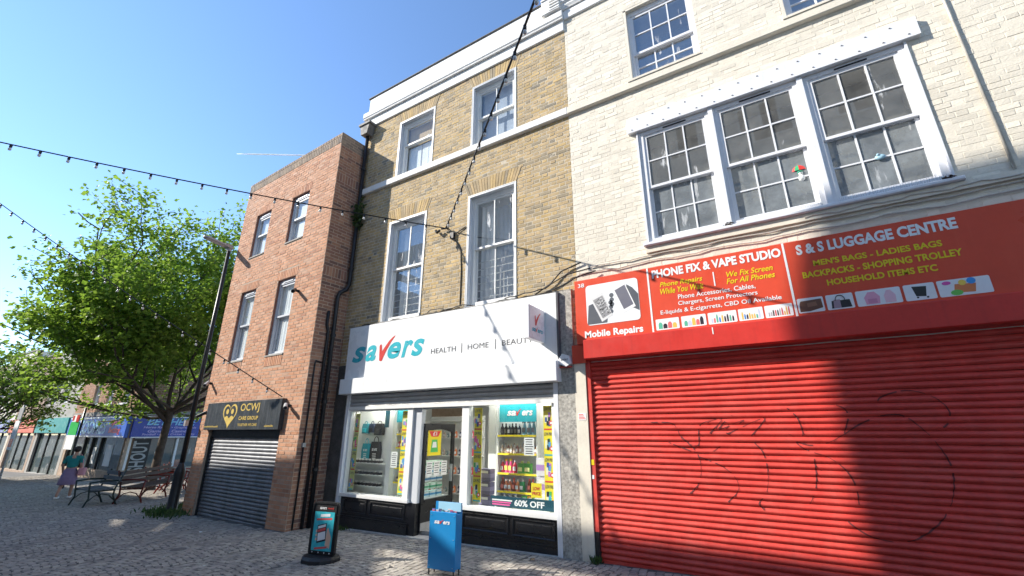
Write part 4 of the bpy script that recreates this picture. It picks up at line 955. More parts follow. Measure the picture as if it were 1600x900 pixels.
for w in cw_[:2]:
    b = MB()
    for k in range(46):
        x = w[0]+.10+k*.021
        for dy, dx in ((-.045, -.012), (-.015, .01)): b.tube([(x, .02, w[2]+.02), (x+dx+random.uniform(-.008, .008), .02+dy, w[2]+.02+random.uniform(.06, .10))], .0016, 3, False)
    b.build('bird_spikes', 'galv', cb, kind='stuff')
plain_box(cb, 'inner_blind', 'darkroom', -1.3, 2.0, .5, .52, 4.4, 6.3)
# little figurine and a blue disc standing inside the window
fg = thing('window_figurine', 'small figurine with a red and green umbrella inside the middle window', 'figurine', (.67, .085, 4.82))
b = MB(); b.cc = (.80, .82, .80); b.lathe((.655, .105, 4.78), [(.02, 0), (.055, .03), (.06, .07), (.04, .12), (.03, .13)], 10); b.lathe((.655, .105, 4.90), [(.015, 0), (.04, .02), (.045, .05), (.025, .09), (.003, .10)], 10); b.cc = (.05, .42, .25); b.lathe((.65, .105, 4.955), [(.055, 0), (.05, .02), (.045, .025)], 10); b.build('body', 'col', fg, smooth=True)
b = MB(); n = 12
for k in range(n):
    a0, a1 = 2*math.pi*k/n, 2*math.pi*(k+1)/n; b.cc = (.75, .05, .04) if k % 4 else (.05, .45, .2)
    pr = [(.002, .13), (.06, .115), (.11, .07), (.13, .01)]
    for (r0, z0), (r1, z1) in zip(pr, pr[1:]): b.poly([(.64+r0*math.cos(a0), .105+.3*r0*math.sin(a0), 4.99+z0), (.64+r1*math.cos(a0), .105+.3*r1*math.sin(a0), 4.99+z1), (.64+r1*math.cos(a1), .105+.3*r1*math.sin(a1), 4.99+z1), (.64+r0*math.cos(a1), .105+.3*r0*math.sin(a1), 4.99+z0)])
b.cc = (.85, .7, .2); b.tube([(.64, .105, 4.93), (.64, .105, 5.15)], .006, 6); b.build('umbrella', 'col', fg)
for o in fg.children:
    for v in o.data.vertices: v.co.x = .68+(v.co.x-.65)*.72; v.co.z = 4.86+(v.co.z-4.86)*.78
b = MB(); b.lathe((0, 0, 0), [(.002, 0), (.075, .0), (.075, .006), (.002, .008)], 18); b.v = [(1.50+x, .052+z, 4.86+y*.62) for x, y, z in b.v]; b.v = [(1.50+(x-1.5)*.7, y, 4.86+(z-4.86)*.75) for x, y, z in b.v]; b.lathe((1.485, .055, 4.885), [(.012, 0), (.017, .012), (.012, .024)], 8); b.cc = (.35, .55, .65); b.c = [b.cc]*len(b.f)
tag(b.build('blue_disc', 'col', smooth=True), 'pale blue oval sticker on the right hand sash of the wide window', 'sticker')
# clipped cables and a pipe on the wall
b = MB()
for z, a, c, s_ in ((4.14, -2.3, 4.0, .01), (4.05, -2.5, 4.0, .014), (4.22, .6, 4.0, .012)):
    b.tube([(a+(c-a)*k/40, -.025-(.03 if z > 4.2 else 0), z+s_*math.sin(k*1.1)+.006*math.sin(k*2.7)) for k in range(41)], .009, 6)
tag(b.build('wall_cables', 'grey_cable'), 'cream painted cables sagging along the wall above the red sign', 'cables')
b = MB(); b.tube([(2.50, -.02, 4.3), (2.50, -.02, 9.5)], .016, 8); tag(b.build('painted_pipe', 'grey_cable', smooth=True), 'thin cream painted pipe at the right of the wide window', 'pipe')
for x, z in ((-.25, 4.335), (1.98, 4.335)):
    b = MB()
    for k in range(26):
        p = Vector((x+random.uniform(-.05, .05), -.07+random.uniform(-.03, .02), z+random.uniform(-.01, .03))); q = Vector((random.uniform(-1, 1), random.uniform(-1, 1), random.uniform(-.4, .6)))*.03; r = q.cross(Vector((0, .3, 1))).normalized()*.011
        b.poly([p-q, p+r, p+q, p-r])
    tag(b.build('dead_leaves', 'wood'), 'clump of dead brown leaves on the wide sill, '+('by the left post' if x < 0 else 'at the right end'), 'leaves', 'dead leaves on the sill')
# ground floor: pilaster, red sign, shutter box, shutter
plain_box(cb, 'pilaster', 'mortar_cream', -2.643, -2.465, -.06, .2, -.2, 2.80); plain_box(cb, 'pilaster_cap', 'redsign', -2.66, -2.44, -.075, .0, 2.62, 2.90); plain_box(cb, 'pilaster', 'mortar_cream', 3.5, 4.6, -.06, -.001, -.2, 2.60)
plain_box(cb, 'shop_lintel', 'dark_render', -2.46, 3.5, .03, .26, 2.45, 2.60)
rs = thing('red_shop_sign', 'long red shop sign reading PHONE FIX and S and S LUGGAGE CENTRE', 'sign', (0, -.1, 2.9))
b = MB(); b.bbox(-2.55, 3.55, -.12, -.003, 2.90, 3.91, .004); b.build('board', 'redsign', rs)
for x in (-1.40, .30):
    b = MB(); b.poly([(x-.012, -.123, 2.95), (x+.012, -.123, 2.95), (x+.012, -.123, 3.908), (x-.012, -.123, 3.908)]); b.build('divider', 'whitev', rs)
yy = -.1235
T = lambda s_, x0, x1, z0, z1, m, bold=.012, sh=0: lettering(rs, s_, x0, x1, z0, z1, yy, m, bold, sh)
T('38', -2.49, -2.385, 3.79, 3.855, 'whitev'); T('Mobile Repairs', -2.415, -1.535, 2.95, 3.085, 'whitev', .035)
T('PHONE FIX & VAPE STUDIO', -1.34, .266, 3.735, 3.86, 'whitev', .04)
T('Phone Repairs', -1.246, -.68, 3.57, 3.66, 'yellow', .012, .25); T('While You Wait', -1.249, -.678, 3.48, 3.565, 'yellow', .012, .25); T('We Fix Screen', -.382, .15, 3.58, 3.655, 'yellow', .012, .25); T('For All Phones', -.395, .16, 3.485, 3.56, 'yellow', .012, .25)
T('Phone Accessories, Cables,', -1.02, -.076, 3.37, 3.445, 'whitev', .012); T('Chargers, Screen Protectors', -1.028, -.066, 3.275, 3.35, 'whitev', .012); T('E-liquids & E-cigarrets, CBD Oil Available', -1.275, .18, 3.175, 3.25, 'whitev', .012)
b = MB(); b.poly([(-.545, yy, 3.487), (-.53, yy, 3.487), (-.53, yy, 3.685), (-.545, yy, 3.685)]); b.build('divider', 'whitev', rs)
T('S & S LUGGAGE CENTRE', .428, 1.896, 3.715, 3.85, 'whitev', .042); T("MEN'S BAGS - LADIES BAGS", .571, 1.732, 3.545, 3.62, 'yellow', .03); T('BACKPACKS - SHOPPING TROLLEY', .44, 1.864, 3.41, 3.49, 'yellow', .03); T('HOUSEHOLD ITEMS ETC', .66, 1.635, 3.28, 3.355, 'yellow', .03)
def rrect(b, x0, x1, z0, z1, y, c, r=.03):
    b.cc = c; P = []
    for cx, cz, a0 in ((x1-r, z1-r, 0), (x0+r, z1-r, 90), (x0+r, z0+r, 180), (x1-r, z0+r, 270)): P += [(cx+r*math.cos(R(a0+k*30)), y, cz+r*math.sin(R(a0+k*30))) for k in range(4)]
    b.poly(P)
def quadp(b, P, y, c): b.cc = c; b.poly([(x, y, z) for x, z in P])
pics = MB(); rrect(pics, -2.365, -1.555, 3.165, 3.80, yy, (.80, .82, .84), .05)
quadp(pics, [(-2.36, 3.18), (-2.05, 3.18), (-2.03, 3.30), (-2.2, 3.36), (-2.26, 3.50), (-2.33, 3.48)], yy-.001, (.10, .11, .13)); quadp(pics, [(-1.56, 3.30), (-1.56, 3.55), (-1.64, 3.66), (-1.72, 3.72), (-1.74, 3.60), (-1.66, 3.36)], yy-.001, (.10, .11, .13))
for q in range(3): disc(pics, -1.98+.0*q, 3.34+.07*q, .035, yy-.0012, (.10, .11, .13)); disc(pics, -1.96, 3.45+.07*q, .035, yy-.0012, (.12, .13, .15))
quadp(pics, [(-2.13, 3.20), (-1.96, 3.28), (-2.10, 3.66), (-2.29, 3.58)], yy-.002, (.70, .70, .70)); quadp(pics, [(-2.115, 3.25), (-1.985, 3.31), (-2.10, 3.61), (-2.255, 3.55)], yy-.0025, (.30, .30, .31))
rr = random.Random(5)
for q in range(60):
    s_, t_ = rr.random()*.9, rr.random()*.9; x = -2.115+.13*s_-.13*t_; z = 3.26+.06*s_+.29*t_; quadp(pics, [(x, z), (x+.03, z+.012), (x+.015, z+.022)], yy-.003, rr.choice([(.05, .05, .05), (.7, .7, .7), (.12, .12, .12)]))
quadp(pics, [(-1.80, 3.29), (-1.61, 3.37), (-1.75, 3.76), (-1.94, 3.68)], yy-.002, (.82, .82, .82)); quadp(pics, [(-1.785, 3.345), (-1.64, 3.405), (-1.75, 3.72), (-1.905, 3.655)], yy-.0025, (.16, .16, .20))
for k, (a, c) in enumerate(((-1.355, -1.045), (-1.015, -.705), (-.68, -.34), (-.32, -.045), (-.025, .27))):
    rrect(pics, a, c, 2.975, 3.13, yy, (.80, .80, .80), .012); n = (4, 5, 9, 8, 10)[k]
    for q in range(n):
        x = a+.03+(c-a-.06)*(q+.5)/n; w = (c-a)/n*(.34 if k < 2 else .26); h = rr.uniform(.05, .11); cc = rr.choice([(.05, .25, .6), (.55, .6, .8), (.7, .15, .15), (.1, .45, .3), (.03, .03, .04), (.8, .5, .1)] if k < 4 else [(.05, .05, .05), (.4, .4, .42), (.6, .1, .1), (.7, .4, .1)])
        quadp(pics, [(x-w, 2.992), (x+w, 2.992), (x+w, 2.992+h*.7), (x+w*.5, 2.992+h), (x-w*.5, 2.992+h), (x-w, 2.992+h*.7)], yy-.001, cc)
for a, c in ((.325, .585), (.61, .865), (.89, 1.285), (1.31, 1.565), (1.585, 1.99)): rrect(pics, a, c, 2.985, 3.165, yy, (.78, .78, .80), .015)
y2 = yy-.001; LEA = (.16, .07, .045)
quadp(pics, [(.34, 3.00), (.44, 3.00), (.57, 3.03), (.565, 3.14), (.36, 3.13), (.345, 3.10)], y2, LEA); quadp(pics, [(.42, 3.05), (.52, 3.06), (.51, 3.11), (.42, 3.10)], y2-.001, (.28, .13, .08))
quadp(pics, [(.65, 3.0), (.84, 3.0), (.83, 3.09), (.66, 3.09)], y2, (.03, .03, .035)); quadp(pics, [(.67, 3.0), (.74, 3.0), (.74, 3.10), (.68, 3.10)], y2-.001, (.35, .25, .30))
pics.cc = (.03, .03, .03); pics.tube([(.74+.045*math.cos(a), y2-.004, 3.09+.06*math.sin(a)) for a in np.linspace(0, math.pi, 9)], .004, 5)
quadp(pics, [(.97, 3.0), (1.09, 3.0), (1.10, 3.08), (1.06, 3.14), (1.0, 3.14), (.96, 3.08)], y2, (.75, .35, .48)); quadp(pics, [(.99, 3.01), (1.07, 3.01), (1.07, 3.06), (.99, 3.06)], y2-.001, (.62, .25, .38)); quadp(pics, [(1.14, 3.0), (1.23, 3.0), (1.235, 3.08), (1.20, 3.14), (1.165, 3.14), (1.135, 3.08)], y2, (.78, .50, .58))
quadp(pics, [(1.40, 3.03), (1.48, 3.02), (1.50, 3.13), (1.38, 3.14)], y2, (.03, .035, .035)); disc(pics, 1.41, 3.015, .010, y2, BLK); disc(pics, 1.49, 3.01, .010, y2, BLK)
quadp(pics, [(1.70, 3.02), (1.86, 3.01), (1.88, 3.10), (1.72, 3.11)], y2, (.70, .22, .08)); disc(pics, 1.72, 3.02, .03, y2-.001, (.15, .55, .1), sx=1.6); disc(pics, 1.78, 3.12, .03, y2-.001, (.85, .6, .1)); disc(pics, 1.85, 3.13, .035, y2-.001, (.05, .3, .7)); disc(pics, 1.66, 3.13, .02, y2-.001, (.7, .1, .4), sx=1.8)
pics.build('pictures', 'col', rs)
b = MB(); b.bbox(-2.43, 3.45, -.20, .0, 2.655, 2.945, .012); b.build('shutter_box', 'redbox', cb)
b = MB(); b.box(-.645, -.632, -.2035, -.199, 2.83, 2.92); b.build('paint_chip', 'white', cb)
for a, c in ((-2.46, -2.395), (3.40, 3.5)):
    plain_box(cb, 'guide_rail', 'redpaint', a, c, -.045, .06, .37, 2.654); plain_box(cb, 'guide_rail', 'blackm', a, c, -.046, .06, -.1, .369)
plain_box(cb, 'sticker', 'yellow', -2.455, -2.41, -.049, -.046, 1.20, 1.27); plain_box(cb, 'sticker', 'whitev', -2.455, -2.42, -.049, -.046, 1.02, 1.07)
plain_box(cb, 'small_notice', 'white_n', -2.61, -2.49, -.064, -.061, 1.80, 1.90); b = MB()
for k in range(4): flatrect(b, -2.60, -2.50-.01*k, 1.815+k*.02, 1.825+k*.02, -.0645, REDC)
b.build('small_print', 'col', cb)
PIT = .070
rsh = slat_shutter(cb, -2.40, 3.42, -.02, 2.66, .0, PIT, 'redpaint', .019, dents=True)
# sprayed black lines that follow the slats
def sy(z):
    t = ((z-.05) % PIT)/PIT
    return -.019*math.sin(math.pi*min(1, t/.86)) if t < .86 else .004
GRAF = [[(0.82,1.8),(1.02,1.81),(1.15,1.69),(1.25,1.51),(1.3,1.3),(1.25,1.05),(1.13,0.84),(0.94,0.67),(0.77,0.6),(0.58,0.61),(0.45,0.67),(0.36,0.75)],[(0.85,1.92),(0.9,2.0),(1.12,2.06),(1.31,1.99),(1.4,1.87),(1.39,1.75),(1.32,1.68)],[(0.82,1.8),(0.64,1.71),(0.49,1.61),(0.32,1.52),(0.16,1.5),(0.04,1.53),(0.12,1.45),(0.32,1.37),(0.45,1.24),(0.5,1.08),(0.49,0.91)],[(0.49,1.93),(0.56,1.88),(0.57,1.79),(0.5,1.62)],[(0.18,1.38),(0.17,1.2),(0.13,1.03),(0.05,0.88)],[(-0.39,1.52),(-0.31,1.4),(-0.3,1.18),(-0.35,0.97),(-0.44,0.86),(-0.39,0.79)],[(-1.04,1.35),(-0.79,1.25),(-0.65,1.12),(-0.64,0.98),(-0.79,0.83)],[(-1.23,1.6),(-1.06,1.41),(-1.02,1.25),(-1.06,1.05),(-1.19,0.91)],[(-1.58,1.76),(-1.3,1.74),(-1.2,1.55),(-1.02,1.48),(-0.97,1.72),(-0.71,1.79),(-0.87,1.62)],[(-0.59,1.84),(-0.75,1.67),(-0.46,1.78),(-0.67,1.62),(-0.24,1.8),(-0.41,1.59)],[(-1.38,1.51),(-1.17,1.43),(-0.95,1.38),(-0.76,1.47)],[(0.01,1.91),(0.1,1.78),(0.11,1.59),(-0.03,1.62)]]   # metres on the shutter (x, z)
b = MB()
for g in GRAF:
    P = g; Q = []
    for i in range(len(P)-1):
        p0, p1, p2, p3 = P[max(0, i-1)], P[i], P[i+1], P[min(len(P)-1, i+2)]; L = math.hypot(p2[0]-p1[0], p2[1]-p1[1]); n = max(2, int(L/.011))
        for k in range(n):
            t = k/n; Q.append(tuple(.5*(2*p1[c]+(p2[c]-p0[c])*t+(2*p0[c]-5*p1[c]+4*p2[c]-p3[c])*t*t+(3*p1[c]-p0[c]-3*p2[c]+p3[c])*t**3) for c in (0, 1)))
    for i in range(len(Q)-1):
        (xa, za), (xb, zb) = Q[i], Q[i+1]; l = math.hypot(xb-xa, zb-za)
        if l < 1e-6: continue
        w = .006*(.8+.4*math.sin(i*.11)); nx, nz = -(zb-za)/l*w, (xb-xa)/l*w
        if math.sin(i*.21+xa*9) > .85: continue                  # the spray skips over the slat edges
        b.poly([(x, sy(z)-.0065, z) for x, z in ((xa+nx, za+nz), (xb+nx, zb+nz), (xb-nx, zb-nz), (xa-nx, za-nz))])
b.build('graffiti_lines', 'blackspray', rsh) if MT.setdefault('blackspray', M('faded_black_spray', (.13, .025, .025), .6, .4, 12, 0)) else 0
# ------------------------------------------------------------------ far corner building with the betting shop
FX, FY = -27.0, 2.87
fb = thing('betting_shop_building', 'two-storey brick corner building with blue betting shop signs behind the tree', 'building', (FX, FY, gz(FX)))
fo = [(-33.0, -32.1, 2.95, 4.1), (-31.0, -30.15, 2.95, 4.1), (-28.9, -27.95, 2.95, 4.1)]
so = (-34.9, -27.10, -.2, 1.33)
g_ = gz(-29)
b = MB(); wall_slab(b, -35.2, FX, g_-.4, 6.1, FY, fo+[so], .3); b.box(-35.2, FX-.3, 14, 14.3, g_-.4, 6.1); b.box(-35.2, FX, FY+.3, 14, 6.0, 6.1)
wall = b.build('wall', 'mortar_red', fb)
FPAL = [((.40, .215, .14), .5), ((.44, .25, .17), .3), ((.33, .18, .125), .2)]
brick_wall(wall, [(-35.2, FX, 2.60, 6.0, fo)], FPAL, .11, 'stretcher', 'brick_red', FY, m=.016, proud=.008, nobj=120, jit=.002)
# side wall (facing right), an opening for the side shop window
b = MB()
def sidewall(bm, X, y0, y1, z0, z1, opens):
    t = MB(); wall_slab(t, y0, y1, z0, z1, 0, opens, .3); bm.mesh([(X-y, x, z) for x, y, z in t.v], t.f)
sidewall(b, FX, FY, 14, g_-.4, 6.1, [(2.98, 8.6, -.1, 1.33)]); sdw = b.build('side_wall', 'mortar_red', fb)
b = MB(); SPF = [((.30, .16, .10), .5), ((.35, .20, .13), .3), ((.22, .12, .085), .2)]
for xa, xb, za, zb, w in bond_rows(FY, 9.5, 2.62, 6.05, .11, 'stretcher'):
    t = MB(); brick_mesh(t, xa, xb, za, zb, 0, .016, .008); b.cc = shade_col(SPF, 0, 0); b.mesh([(FX-y, x, z) for x, y, z in t.v], t.f)
b.build('bricks', 'brick_red', sdw, kind='stuff')
b = MB(); b.box(-35.2, FX+.08, FY-.08, FY, 2.40, 2.62); b.box(FX, FX+.08, FY, 12, 2.40, 2.62); b.build('concrete_band', 'concrete', fb)
b = MB(); b.box(-35.3, FX+.1, FY-.1, FY+.3, 6.1, 6.2); b.box(FX-.2, FX+.1, FY+.3, 14, 6.1, 6.2); b.build('coping', 'concrete', fb)
for w in fo:
    fr = sash_window(fb, w[0], w[1], w[2]+.06, w[3], FY+.09, w[2]+.6, 1, 1, 'pvc', 'glass_b', fw=.05, sw=.05)
    b = MB(); b.box(w[0]-.06, w[1]+.06, FY-.08, FY+.1, w[2]-.03, w[2]+.06); b.build('sill', 'stucco', fr); plain_box(fb, 'blind', 'bluegrey', w[0]+.05, w[1]-.05, FY+.28, FY+.29, w[2], w[3])
# shop glazing
b = MB(); b.poly([(so[0], FY+.15, -.3), (so[1], FY+.15, -.3), (so[1], FY+.15, 1.33), (so[0], FY+.15, 1.33)]); b.build('pane', 'glass_sh', fb) if MT.setdefault('glass_sh', G('reflecting_shop_glass', .22, .22, (.35, .45, .43), .5)) else 0
for x in (-34.9, -32.7, -31.6, -30.4, -27.24): plain_box(fb, 'window_post', 'pvc' if x in (-27.24,) else 'blackm', x, x+.14, FY+.05, FY+.2, -.6, 1.33)
b = MB(); b.poly([(FX-.12, 2.98, -.3), (FX-.12, 8.6, -.3), (FX-.12, 8.6, 1.33), (FX-.12, 2.98, 1.33)]); b.build('pane', 'glass_sh', fb)
for y in (2.98, 4.95, 6.55, 8.4): plain_box(fb, 'window_post', 'pvc', FX-.17, FX-.02, y, y+.1, -.6, 1.33)
plain_box(fb, 'shop_back', 'darkroom', -35, FX-.35, FY+2.2, FY+2.3, -.6, 2.4); plain_box(fb, 'shop_ceiling', 'roomwall', -35, FX-.32, FY+.31, FY+2.2, 2.3, 2.4); plain_box(fb, 'shop_side', 'darkroom', FX-2.3, FX-2.2, FY+2.3, 12, -.6, 2.4); plain_box(fb, 'shop_floor', 'floor', -35, FX-.32, FY+.31, FY+2.2, -.6, -.45)
plain_box(fb, 'window_poster', 'white_n', -29.6, -28.8, FY+.13, FY+.14, .0, 1.0); plain_box(fb, 'window_poster', 'white_n', -31.3, -30.9, FY+.13, FY+.14, .05, .85)
b = MB(); b.box(FX-.118, FX-.112, 3.12, 3.9, -.28, 1.28); b.build('window_poster', 'blackm', fb); lettering(fb, 'SHOUT', -.2, 1.2, 0, 1, 0, 'lampgrey', .02, name='poster_lettering', axis='y', xc=FX-.109)
o = bpy.data.objects['poster_lettering']; me = o.data
for v in me.vertices:
    u, z = (v.co.y+.2)/1.4, v.co.z; v.co = (FX-.109, 3.2+.62*(1-z), -.2+1.4*u)
plain_box(fb, 'orange_seat', 'orange', FX-.5, FX-.3, 5.05, 5.6, -.35, .25) if MT.setdefault('orange', M('orange_plastic', (.62, .13, .03), .5, .05, 3, 0)) else 0
# blue signs
s1 = thing('blue_shop_sign', 'blue shop sign lettered A COOMES Sports Betting on the sunlit front', 'sign', (-31, FY-.1, 1.35))
b = MB(); b.bbox(-34.95, -27.0, FY-.16, FY-.002, 1.35, 2.35, .01); b.build('board', 'bluev2', s1) if MT.setdefault('bluev2', M('bright_blue_panel', (.03, .12, .55), .35, .06, .4, 0)) else 0
for z in (1.36, 2.28): plain_box(s1, 'edge_strip', 'whitev', -34.9, -27.05, FY-.166, FY-.161, z, z+.06)
lettering(s1, 'A COOMES', -34.3, -29.4, 1.50, 2.20, FY-.167, 'paleblue', .02, .15); lettering(s1, 'Sports', -28.9, -27.7, 1.86, 2.2, FY-.167, 'pinkv', .03, .15); lettering(s1, 'Betting', -29.0, -27.6, 1.48, 1.84, FY-.167, 'pinkv', .03, .15)
s2 = thing('blue_shop_sign', 'dark blue shop sign reading BET HERE on the shaded side', 'sign', (FX, 4.5, 1.35))
b = MB(); b.box(FX+.002, FX+.15, FY+.05, 9.2, 1.33, 2.35); b.build('board', 'bluev', s2)
for z in (1.34, 2.30): plain_box(s2, 'edge_strip', 'whitev', FX+.151, FX+.155, FY+.06, 9.2, z, z+.045)
lettering(s2, 'BET HERE', 3.45, 5.6, 1.93, 2.26, 0, 'paleblue', .02, .25, axis='y', xc=FX+.156)
for k, s_ in enumerate(('Horse Racing • Greyhounds', 'Games & Casino', 'Football • Golf • Cricket • Rugby')): lettering(s2, s_, 3.35+(.2 if k == 1 else 0), 5.65-(.4 if k == 1 else 0), 1.75-k*.165, 1.88-k*.165, 0, 'lilac', .02, .2, axis='y', xc=FX+.156)
# further buildings down the street on the left
def far_house(name, label, x0, x1, h, mat, sign, wy=FY):
    t = thing(name, label, 'building', ((x0+x1)/2, wy, gz(x0))); w = [(x0+.8+k*2.1, x0+1.9+k*2.1, 3.3, 4.8) for k in range(int((x1-x0-1)/2.1))]
    b = MB(); wall_slab(b, x0, x1, -1.6, h, wy, w+[(x0+.4, x1-.4, -.75, 1.5)], .3); b.box(x0, x1, wy+8, wy+8.2, -1.6, h); b.box(x0, x0+.1, wy+.3, wy+8, -1.6, h); b.box(x1-.1, x1-.002, wy+.3, wy+8, -1.6, h); b.box(x0+.1, x1-.1, wy+.3, wy+8, h-.2, h-.1); b.build('wall', mat, t)
    for a in w: sash_window(t, a[0], a[1], a[2], a[3], wy+.09, 4.1, 1, 1, 'pvc', 'glass_b'); plain_box(t, 'blind', 'bluegrey', a[0], a[1], wy+.27, wy+.28, a[2], a[3])
    b = MB(); b.poly([(x0+.4, wy+.15, -.75), (x1-.4, wy+.15, -.75), (x1-.4, wy+.15, 1.5), (x0+.4, wy+.15, 1.5)]); b.build('pane', 'glass_sh', t); plain_box(t, 'shop_back', 'darkroom', x0+.12, x1-.12, wy+1.5, wy+1.6, -1.2, h-.3)
    for k in range(4): x = x0+.4+(x1-x0-.8)*k/3; plain_box(t, 'window_post', 'blackm', x-.06, x+.06, wy+.1, wy+.2, -1.2, 1.5)
    plain_box(t, 'fascia_board', sign, x0+.1, x1-.1, wy-.15, wy-.002, 1.55, 2.4); plain_box(t, 'coping', 'concrete', x0, x1, wy-.08, wy+.3, h, h+.1); return t
far_house('terrace_shop', 'pale shop with a teal fascia left of the betting shop', -41.2, -35.24, 7.2, 'roomwall', 'tealshop'); far_house('terrace_shop', 'brick shop second from the betting shop down the street', -47.2, -41.24, 6.6, 'mortar_red', 'redsign'); far_house('terrace_shop', 'cream shop third from the betting shop down the street', -54.5, -47.24, 7.4, 'mortar_cream', 'bluev'); far_house('terrace_shop', 'brick shop at the far left end of the street', -63, -54.54, 6.8, 'mortar_red', 'teal')
# ------------------------------------------------------------------ trees
def leaf_cloud(b, clumps, n, size, rnd, cols):
    for (c, r, w) in clumps:
        for k in range(int(n*w)):
            d = Vector((rnd.gauss(0, 1), rnd.gauss(0, 1), rnd.gauss(0, 1)*.36-.05)); p = c+Vector((d.x*r, d.y*r, d.z*r))*.6
            s = size*rnd.uniform(.6, 1.25); nv = Vector((rnd.gauss(0, .8)-.3, rnd.gauss(0, .8)-.3, 1)).normalized(); a = nv.orthogonal().normalized(); a = Quaternion(nv, rnd.uniform(0, 6.28)) @ a; q = nv.cross(a)
            b.cc = cols[rnd.randrange(len(cols))]; tip = p+a*s-nv*s*.25; m_ = p+a*s*.45
            b.poly([p, m_+q*s*.42, tip, m_-q*s*.42])
def tree(label, base, h, crown_r, crown_z, seed, leaves=26000, trunk_r=.2, lean=(0, 0), split=2.4, size=.20, sq=1.0):
    rnd = random.Random(seed); base = Vector(base); t = thing('street_tree', label, 'tree', base)
    tr = MB(); tips = []; top = base+Vector((lean[0], lean[1], split)); tr.tube([base+Vector((0, 0, -.1)), base+Vector((lean[0]*.2, lean[1]*.2, .15)), base+Vector((lean[0]*.5, lean[1]*.5, split*.5)), top], [trunk_r*1.5, trunk_r*1.08, trunk_r*.95, trunk_r*.85], 9, False)
    cen = base+Vector((lean[0], lean[1], crown_z))
    def inside(p):
        d = p-cen; return (d.x/crown_r)**2+(d.y/crown_r)**2+(d.z/(h-crown_z if d.z > 0 else (crown_z-split)*1.15))**2
    def grow(p, d, r, L, lev):
        pts = [p]; rs = [r]; n = 5; q = p.copy(); dd = d.copy()
        for k in range(n):
            dd = (dd+Vector((rnd.gauss(0, .13), rnd.gauss(0, .13), rnd.gauss(.05, .08)))).normalized(); q = q+dd*(L/n); pts.append(q.copy()); rs.append(r*(1-.55*(k+1)/n))
            if lev < 3 and k >= 1 and inside(q) < 1.1:
                for _ in range(1 if lev else 2):
                    ax = dd.orthogonal().normalized(); ax = Quaternion(dd, rnd.uniform(0, 6.28)) @ ax; nd_ = (dd*.75+ax*rnd.uniform(.5, .95)).normalized(); nd_.z = nd_.z*.8+.06; grow(q.copy(), nd_.normalized(), r*(.50 if lev else .55), L*rnd.uniform(.5, .72), lev+1)
            if (lev >= 2 or inside(q) > .8) and inside(q) < 1.5: tips.append((q.copy(), lev))
            if inside(q) > 1.25: break
        tr.tube(pts, rs, 6 if lev < 2 else 4, False)
    for k in range(5):
        a = (2.9, 3.6, 4.4, 1.2, 5.6)[k]; el = R((14, 4, 12, 16, 10)[k]); grow(top+Vector((0, 0, .1*k-.3)), Vector((math.cos(a)*math.cos(el), math.sin(a)*math.cos(el), math.sin(el))), trunk_r*.42, h*.30, 0)
    for k in range(6):
        a = k*2*math.pi/6+rnd.uniform(-.3, .3); el = R(rnd.uniform(32, 68)) if k < 5 else R(84); grow(top+Vector((0, 0, -.1*k)), Vector((math.cos(a)*math.cos(el), math.sin(a)*math.cos(el), math.sin(el))), trunk_r*.58, h*.40, 0)
    tr.build('trunk', 'bark', t, smooth=True)
    cl = [(p, rnd.uniform(.26, .52)*crown_r/4.6, rnd.uniform(.5, 1.5)) for p, l in tips]
    rnd.shuffle(cl); n = leaves/max(1, len(cl)); lf = MB(); leaf_cloud(lf, cl, n, size, rnd, [(.24, .37, .045), (.28, .41, .055), (.19, .31, .04), (.31, .43, .07), (.14, .24, .03)])
    lf.build('crown', 'leaf', t); print('tree', len(cl), len(lf.f)); return t
tree('tall leafy street tree with bright green crown left of the brick building', (-20.0, 1.55, gz(-20)), 11.9, 4.35, 6.6, 21, 64000, .14, (-.1, .12), 2.7, .145)
tree('smaller tree at the far left in front of the teal shop', (-33.2, -.9, gz(-33)), 7.0, 2.6, 4.0, 5, 12000, .12, (0, 0), 2.0, .15)
# ------------------------------------------------------------------ lamp post
lp_ = thing('lamp_post', 'black lamp post with swollen base and flat grey lantern beside the brick building', 'street lamp', (-12.93, -.64, gz(-12.93)), world=False)
b = MB(); b.lathe((0, 0, -.02), [(.125, 0), (.125, .03), (.115, .06), (.112, .88), (.118, .92), (.112, .98), (.085, 1.05), (.066, 1.10), (.06, 1.14)], 14); b.build('base', 'iron', lp_, smooth=True)
b = MB(); b.tube([(0, 0, 1.1), (0, 0, 3.6), (0, 0, 6.78)], [.058, .052, .045], 12); b.build('column', 'iron', lp_, smooth=True)
b = MB(); b.lathe((0, 0, 6.76), [(.055, 0), (.055, .12), (.03, .16)], 10); b.build('spigot', 'lampgrey', lp_)
b = MB(); b.prism([(.10, -.10, 6.86), (.10, -.62, 6.93), (.05, -.70, 6.945), (-.05, -.70, 6.945), (-.10, -.62, 6.93), (-.10, -.10, 6.86), (-.05, .08, 6.84), (.05, .08, 6.84)], (0, 0, .055)); b.box(-.05, .05, -.14, .06, 6.90, 6.96); b.build('lantern', 'lampgrey', lp_)
b = MB(); b.poly([(.08, -.15, 6.862), (-.08, -.15, 6.862), (-.07, -.62, 6.926), (.07, -.62, 6.926)]); b.build('light_panel', 'whitev', lp_)
b = MB(); b.box(-.06, .02, -.13, -.055, 1.98, 2.12); b.build('sticker_band', 'galv', lp_)

